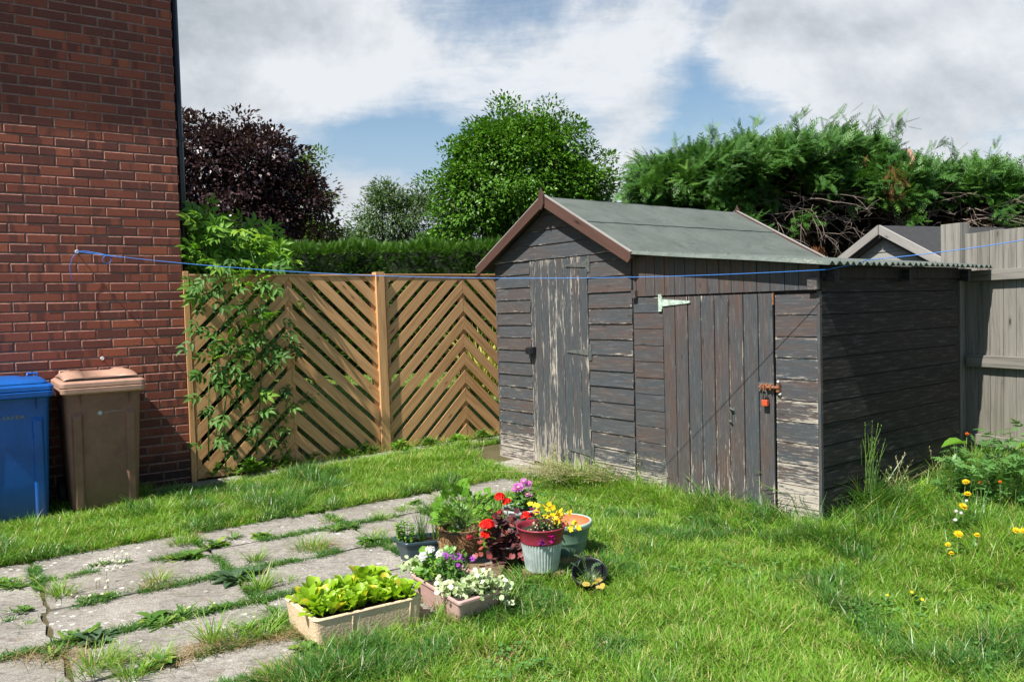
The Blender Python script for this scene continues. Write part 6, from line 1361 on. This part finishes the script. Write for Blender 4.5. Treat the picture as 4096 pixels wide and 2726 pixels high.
# coir basket with strawberry
coir = m_plain('coconut_fibre', (.30, .165, .075), .95, var=.45, scale=45, bstr=1.0, bdist=.01, c2=(.13, .065, .03)); cbk = px3(1060, 1228, (-.30, 4.50, .17)); cbk[2] = .185
bk = empty('coir_basket', (cbk[0], cbk[1], .055), 'round coconut-fibre hanging basket on the stone slab, planted with strawberries', 'hanging basket')
b = MB(); rn = random.Random(2); cpr = [(.062, .058), (.088, .075), (.105, .105), (.113, .14), (.112, .175), (.114, .200), (.100, .200), (.094, .165), (0.0, .160)]
b.lathe((cbk[0], cbk[1], 0), cpr, 60, rmod=lambda r, z, a, i: r*(1+(.05*abs(math.sin(a*4+z*6))-.025+.02*math.sin(a*13+z*40)) if i < 6 else 1)); b.build('liner', coir, bk, smoothf=True)
n_ = 1500; az = RNG.uniform(0, 6.28, n_); zz = RNG.uniform(.06, .215, n_); rad = np.interp(zz, [.058, .075, .105, .14, .2], [.064, .09, .108, .116, .116]); P_ = np.stack([cbk[0]+rad*np.cos(az), cbk[1]+rad*np.sin(az), zz], 1); D_ = np.stack([-np.sin(az), np.cos(az), RNG.normal(0, .9, n_)], 1)+np.stack([np.cos(az), np.sin(az), np.zeros(n_)], 1)*.45
V, Fc, r = inst(tpl_simple(.07, .1, .3), P_, basis(D_), RNG.uniform(.02, .045, n_)); bulk('fibres', V, Fc, m_leaf('loose_fibres', (.30, .17, .08), (.44, .28, .14), None, trans=.1, rough=.9), bk, rnd=r)
b = MB(); b.tube([(cbk[0]+.121*math.cos(t), cbk[1]+.121*math.sin(t), .194) for t in np.linspace(0, 2*math.pi, 33)], .0022, 6)
for k in range(12):
    t0 = k*math.pi/6
    for s_ in (-1, 1): b.tube([(cbk[0]+r_*math.cos(t0+s_*q), cbk[1]+r_*math.sin(t0+s_*q), z) for q, r_, z in ((0, .121, .194), (.14, .12, .15), (.27, .112, .11), (.34, .09, .07))], .0014, 5)
b.build('wire_frame', M['black_plastic'], bk)
sb = empty('strawberry_plant', (cbk[0], cbk[1], .19), 'leafy green strawberry plant growing out of the coir basket', 'plant'); Zs = np.array([cbk[0], cbk[1], .25])
T_SERR = tpl_round(11, 22, .12, .18); T_STR = join_t([(T_SERR, .62, 0, (.36, 0, 0), -.15)]+[(T_SERR, .56, s_*R(68), (.34, 0, 0), -.1) for s_ in (-1, 1)])
P_, D_ = [], []; st = MB(); c0 = np.array([cbk[0], cbk[1], .17])
for k in range(66):
    x = RNG.uniform(1020, 1130); lo = 1132 if x > 1035 else 1155; y = RNG.uniform(lo, 1232 if x > 1050 else 1215); q = px3(x, y, Zs)+FW*RNG.normal(0, .05)-CR*.02; P_.append(q); D_.append((q-c0)*6+np.array([0, -.2, -.3])); st.tube([c0+RNG.normal(0, .02, 3), (c0+q)/2+Z3*.03, q], .0016, 4)
for (x, y) in ((1028, 1250), (1035, 1275), (1020, 1265), (1040, 1238)): P_.append(px3(x, y, Zs)-FW*.09); D_.append(np.array([-.4, -.6, -.9]))
leafset('leaves', P_, D_, .078, T_STR, M['fresh'], sb, np.tile(np.array([-.15, -.35, 1.]), (len(P_), 1)), .3); st.build('stem', M['stem'], sb)
pw = []
for (x, y) in ((1055, 1205), (1048, 1222), (1060, 1232), (1035, 1290)): pw.append(daisy_parts(px3(x, y, Zs)-FW*.06, UPC, .009, 5, tpl_simple(.9, .05, 0)))
heads('flower', M['white_p'], sb, pw)
# red geranium in a black pot
def pot(name, label, c, z0, prof, mat, cat='plant pot', soilz=None, soilr=None, inner=None, seg=64, rmod=None, M_=None, cutmat=None):
    t = empty(name, (c[0], c[1], z0), label, cat); b = MB(); b.lathe((c[0], c[1], z0), prof, seg, rmod=rmod, M=M_); b.build('body', mat, t, smoothf=True)
    if inner: b = MB(); b.lathe((c[0], c[1], z0), inner[0], seg, M=M_); b.build('inner_wall', inner[1], t, smoothf=True)
    if soilr: b = MB(); b.lathe((c[0], c[1], z0), [(soilr, soilz), (soilr*.6, soilz+.006), (soilr*.3, soilz+.009), (0, soilz+.006)], 28, M=M_, rmod=lambda r, z, a, i: r*(1+.02*math.sin(a*5))); b.build('soil', M['soilpot'], t)
    return t
gc = np.array([-.045, 4.33]); pot('black_pot', 'black plastic pot hidden under the red geranium, left of the ribbed bucket', gc, .0, [(0, 0), (.058, 0), (.078, .135), (.082, .135), (.082, .15), (.074, .15), (.07, .12), (0, .12)], M['black_plastic'])
rg_ = empty('red_geranium', (gc[0], gc[1], .14), 'geranium with bright red flower heads over burgundy leaves', 'flowering plant'); Zr = np.array([gc[0], gc[1]-.02, .2]); st = MB(); c0 = np.array([gc[0], gc[1], .14])
for (x, y, n_, r, mt, off) in ((1122, 1205, 90, .040, 'red_p', -.06), (1118, 1226, 26, .026, 'red_p', -.06), (1150, 1150, 44, .028, 'red_p', .05), (1166, 1160, 22, .022, 'red_p', .05), (1212, 1191, 34, .028, 'red_p', .02), (1081, 1232, 16, .018, 'dred_p', -.05), (1150, 1180, 12, .018, 'dred_p', 0), (1140, 1190, 10, .016, 'dred_p', 0)):
    q = px3(x, y, Zr)+FW*off; headcluster(q, n_, r, .0155 if mt == 'red_p' else .009, M[mt], rg_, 'flower_head'); st.tube([c0, (c0+q)/2+Z3*.02, q], .0025, 5)
st.build('stem', M['rstem'], rg_)
M['burg'] = m_leaf('burgundy_leaves', (.055, .018, .022), (.13, .045, .045), (.30, .07, .045), trans=.18, rough=.5); M['pinkl'] = m_leaf('pink_red_leaves', (.22, .035, .045), (.34, .08, .065), None, trans=.3)
P_, D_ = [], []; 
for (x, y, rr_, n_) in ((1160, 1205, 26, 44), (1170, 1240, 28, 50), (1140, 1240, 24, 36), (1180, 1265, 20, 24), (1145, 1270, 20, 20), (1190, 1215, 16, 18), (1155, 1290, 12, 8), (1130, 1260, 14, 12)):
    for _ in range(n_): P_.append(px3(x+RNG.normal(0, rr_*.55), y+RNG.normal(0, rr_*.5), Zr)+RNG.normal(0, .02, 3)); D_.append(rdir(1, -.7, .3)[0])
leafset('leaves', P_, D_, .042, T_RND, M['burg'], rg_, np.tile(UPC*1.2, (len(P_), 1)), .4)
P_ = [px3(x, y, Zr)-FW*.08 for (x, y) in ((1108, 1258), (1126, 1262), (1180, 1262), (1196, 1258), (1093, 1262), (1170, 1310), (1160, 1305), (1205, 1265))]; leafset('pink_leaves', P_, [(.1, -.4, -.7)]*len(P_), .040, T_RND, M['pinkl'], rg_, np.tile(UPC, (len(P_), 1)), .3)
# ribbed bucket
bc = (.125, 4.185); b0 = .053
rib = lambda r, z, a, i: r*(1+(.020*math.cos(a*40) if .012 < z < .148 else 0))
galv = m_plain('whitewashed_ribbed_metal', (.46, .53, .52), .5, var=.16, scale=25, metal=.25); mar = m_plain('maroon_enamel', (.30, .030, .055), .4, var=.12, scale=20)
bkt = pot('ribbed_bucket', 'ribbed white metal bucket with maroon rim, holding yellow and purple flowers', bc, b0, [(0, 0), (.084, 0), (.0865, .006), (.0865, .013), (.089, .03), (.104, .13), (.1055, .147), (.107, .15)], galv, 'bucket', seg=260, rmod=rib)
b = MB(); b.lathe((bc[0], bc[1], b0), [(.106, .148), (.110, .153), (.110, .158), (.1245, .222), (.130, .226), (.1315, .230), (.129, .234), (.126, .232), (.122, .222), (.112, .18), (.108, .15)], 64); b.build('rim_band', mar, bkt, smoothf=True)
b = MB(); b.lathe((bc[0], bc[1], b0), [(.118, .202), (.07, .209), (.03, .205), (0, .209)], 30); b.build('soil', M['soilpot'], bkt)
yb = empty('yellow_bells', (bc[0], bc[1], b0+.2), 'yellow trumpet flowers at the back right of the ribbed bucket', 'flowering plant'); Zy = np.array([bc[0]+.05, bc[1]+.04, .34]); pp = []; st = MB(); P_, D_ = [], []; c0 = np.array([bc[0]+.03, bc[1]+.03, b0+.2])
T_TR = tpl_simple(1.0, .05, .12)
for (x, y) in ((1172+100-100+0, 0),)[:0]: pass
for (x, y) in ((1186-20, 0),)[:0]: pass
yf = [(1175, 1170), (1192, 1168), (1194, 1178), (1207, 1180), (1216, 1184), (1227, 1176), (1235, 1188), (1246, 1184), (1226, 1192), (1250, 1196), (1265, 1190), (1263, 1204), (1241, 1202), (1228, 1207), (1213, 1196), (1200, 1198), (1188, 1187), (1276, 1212), (1272, 1222), (1259, 1212), (1283, 1216), (1240, 1190), (1208, 1205), (1219, 1170)]
yf = [(x+45, y-9) for x, y in yf]+[(x+45+RNG.normal(0, 5), y-9+RNG.normal(0, 5)) for x, y in yf[::2]]
for (x, y) in yf:
    q = px3(x, y, Zy)+FW*RNG.normal(0, .03); nr_ = UPC+RNG.normal(0, .5, 3); pp.append(daisy_parts(q, nr_, .018, 5, T_TR, 1, .35)); st.tube([c0+RNG.normal(0, .015, 3), (c0+q)/2, q-nr_*.008], .0012, 4)
    for _ in range(7): P_.append(c0+(q-c0)*RNG.uniform(.2, .95)+RNG.normal(0, .014, 3)); D_.append(rdir(1, -.2, .8)[0])
heads('petals', M['yel_p'], yb, pp); st.build('stem', M['stem'], yb); leafset('leaves', P_, D_, .017, tpl_ovate(.5, .2, .1, 3), M['fresh'], yb, None, .4)
fu = empty('fuchsia', (bc[0]-.04, bc[1]-.03, b0+.2), 'purple and pink fuchsia hanging over the front of the maroon rim', 'flowering plant'); Zf = np.array([bc[0], bc[1]-.11, .28]); c0 = np.array([bc[0], bc[1]-.05, b0+.2]); pp = []; p2_ = []; st = MB(); P_, D_ = [], []
for (x, y, mt) in ((1246, 1242, 0), (1250, 1250, 0), (1269, 1243, 1), (1272, 1236, 1), (1224, 1168, 1), (1236, 1175, 0), (1222, 1180, 1), (1268, 1230, 1), (1243, 1248, 0)):
    q = px3(x, y, Zf); (pp if mt else p2_).append(daisy_parts(q, np.array([.1, -.4, -.9])+RNG.normal(0, .2, 3), .020, 5, tpl_simple(.55, .1, .2), 2, .4)); st.tube([c0, (c0+q)/2+Z3*.02, q], .001, 4)
heads('petals', M['mag_p'], fu, pp); heads('skirt', M['pur_p'], fu, p2_); 
for (x, y, rr_, n_) in ((1240, 1228, 16, 34), (1226, 1214, 12, 26), (1262, 1226, 12, 18), (1245, 1205, 18, 30), (1258, 1208, 14, 16), (1285, 1228, 8, 6), (1232, 1190, 12, 16)):
    for _ in range(n_): P_.append(px3(x+RNG.normal(0, rr_*.5), y+RNG.normal(0, rr_*.5), Zf+np.array([0, .08, 0]))+RNG.normal(0, .012, 3)); D_.append(rdir(1, 0, .9)[0])
leafset('leaves', P_, D_, .020, tpl_ovate(.5, .2, .1, 3), M['weedb'], fu, None, .4); b = MB()
for _ in range(26): q = px3(RNG.normal(1242, 16), RNG.normal(1218, 16), Zf+np.array([0, .05, 0])); b.lathe(q, [(0, -.006), (.0035, -.002), (.004, .003), (0, .006)], 6)
b.build('bud', m_plain('pale_buds', (.60, .45, .28), .6), fu); st.build('stem', M['rstem'], fu)
# empty green pot with terracotta-coloured inside
gp_ = at(2261/4096*2356, 2080/4096*2356, .215); gpm = m_plain('sage_green_plastic', (.14, .24, .17), .5, var=.14, scale=14); rimm = m_plain('pale_sage_rim', (.36, .50, .43), .45, var=.1, scale=20); ter = m_plain('terracotta_plastic', (.62, .15, .055), .6, var=.1, scale=18)
gpt = pot('green_pot', 'empty sage green pot with an orange inside, behind the ribbed bucket', (gp_[0], gp_[1]), .012, [(0, 0), (.098, 0), (.104, .006), (.118, .07), (.1225, .095), (.125, .098), (.1245, .104), (.139, .17), (.143, .178)], gpm, inner=([(.139, .203), (.132, .15), (.128, .148), (.104, .012), (0, .012)], ter))
b = MB(); b.lathe((gp_[0], gp_[1], .012), [(.141, .175), (.149, .182), (.1525, .196), (.150, .206), (.144, .208), (.1385, .204)], 64); b.build('rim', rimm, gpt, smoothf=True)
# sage pot with the pink dahlia
dc = at(2081/4096*2356, 2030/4096*2356, .235); gm2 = m_plain('grey_green_plastic', (.16, .21, .18), .5, var=.1, scale=14); rm2 = m_plain('pale_grey_green_rim', (.40, .47, .45), .45, var=.1, scale=20)
dpt = pot('sage_pot', 'grey-green pot holding a pink dahlia, farthest back of the pots', (dc[0], dc[1]), .01, [(0, 0), (.072, 0), (.098, .19), (.102, .20)], gm2, soilz=.198, soilr=.096)
b = MB(); b.lathe((dc[0], dc[1], .01), [(.101, .196), (.108, .205), (.111, .222), (.108, .228), (.104, .228), (.100, .222), (.097, .19)], 64); b.build('rim', rm2, dpt, smoothf=True)
dh = empty('pink_dahlia', (dc[0]+.03, dc[1], .21), 'pink-purple dahlia in bloom in the farthest pot', 'flowering plant'); Zd = np.array([dc[0]+.03, dc[1], .3]); c0 = np.array([dc[0]+.03, dc[1], .21]); pp = []; b = MB(); st = MB()
for (x, y, r, la) in ((1194, 1121, .042, 3), (1218, 1117, .028, 3), (1213, 1134, .024, 2), (1204, 1106, .024, 2), (1223, 1140, .014, 2), (1182, 1124, .020, 2)):
    q = px3(x, y, Zd)+RNG.normal(0, .008, 3); nr_ = UPC+np.array([0, -.2, 0])+RNG.normal(0, .15, 3); pp.append(daisy_parts(q, nr_, r, 13, tpl_simple(.38, .06, .05), la, .18)); centre(b, q+nr_*.004, nr_, r*.22); st.tube([c0, (c0+q)/2, q], .0022, 5)
heads('petals', M['pink_p'], dh, pp); b.build('flower_centre', M['ctr_y'], dh); st.build('stem', M['stem'], dh)
P_, D_ = [], []
for _ in range(120): P_.append(px3(RNG.normal(1203, 15), RNG.uniform(1138, 1172), Zd)+RNG.normal(0, .018, 3)); D_.append(rdir(1, -.4, .7)[0])
leafset('leaves', P_, D_, .038, T_OVF, M['elder'], dh, np.tile(UPC, (len(P_), 1)), .3)
# black pot lying on its side
bp = at(1950/2.412/1.7385+1550/1.7385, 1075/2.412/1.7385+1850/1.7385, .075); ax = np.array([-.05, -.50, .82]); ax /= np.linalg.norm(ax); xa = np.cross([0, 1., 0], ax); xa /= np.linalg.norm(xa); Mt = np.stack([xa, np.cross(ax, xa), ax], 1)
tp = pot('tipped_black_pot', 'tipped black plastic pot in the grass right of the ribbed bucket', (bp[0], bp[1]+.01), .065, [(0, -.085), (.066, -.085), (.084, .02), (.090, .022), (.091, .034), (.086, .036), (.082, .018), (.066, -.05), (0, -.05)], M['black_plastic'], M_=Mt)
sw_e = empty('potted_weed', (bp[0], bp[1], .05), 'weed with toothed grey-green leaves growing in the tipped black pot', 'weed'); P_ = [px3(x, y, bp)-FW*o_ for x, y, o_ in ((1328, 1298, .03), (1345, 1290, 0), (1352, 1306, .03), (1360, 1312, .03), (1342, 1318, .04), (1365, 1300, 0), (1325, 1295, .05), (1350, 1322, .05), (1338, 1282, 0))]
leafset('leaves', P_, RNG.normal(0, .6, (len(P_), 3))+UPC, .042, T_RAG, M['weedb'], sw_e, np.tile(UPC, (len(P_), 1))); b = MB(); [b.tube([np.array([bp[0], bp[1], .03]), q], .0012, 4) for q in P_]; b.build('stem', M['stem'], sw_e)
yw = empty('yellowing_plant', on(1368, 1362), 'wilted yellow and brown leaves in the grass below the tipped black pot', 'plant'); P_ = [at(x, y, .05) for x, y in ((1352, 1350), (1362, 1345), (1370, 1352), (1378, 1345), (1366, 1336), (1382, 1356), (1358, 1360), (1375, 1338))]
leafset('leaves', P_, RNG.normal(0, .6, (8, 3))+UPC*.5, .032, T_RND, m_leaf('yellowed_leaves', (.55, .45, .06), (.45, .28, .12), None), yw, np.tile(UPC, (8, 1))); b = MB(); [b.tube([on(1366, 1365), q], .001, 4) for q in P_]; b.build('stem', M['stem'], yw)
# grass growing up in front of the pots
P = []
for (x, y, n_, sp) in ((1190, 1350, 130, .05), (1230, 1345, 130, .05), (1280, 1345, 110, .05), (1330, 1355, 110, .05), (1100, 1400, 150, .06), (1150, 1395, 160, .06), (1060, 1425, 120, .05), (1010, 1430, 90, .04), (950, 1440, 60, .05), (900, 1455, 50, .05), (1380, 1310, 120, .05), (1400, 1340, 120, .05)):
    c = on(x, y); P.append(c+np.concatenate([RNG.normal(0, sp, (n_, 2)), np.zeros((n_, 1))], 1))
P = np.concatenate(P); P[:, 2] = gz(P[:, 0], P[:, 1])-.01; n_ = len(P); V, F3, r = blades('q', P, RNG.uniform(.05, .14, n_), RNG.uniform(.0025, .0045, n_), RNG.uniform(.1, .8, n_), RNG.uniform(.2, 1.3, n_), GR, segs=5); o = bulk('long_grass', V, F3, GR, rnd=r); o['kind'] = 'stuff'
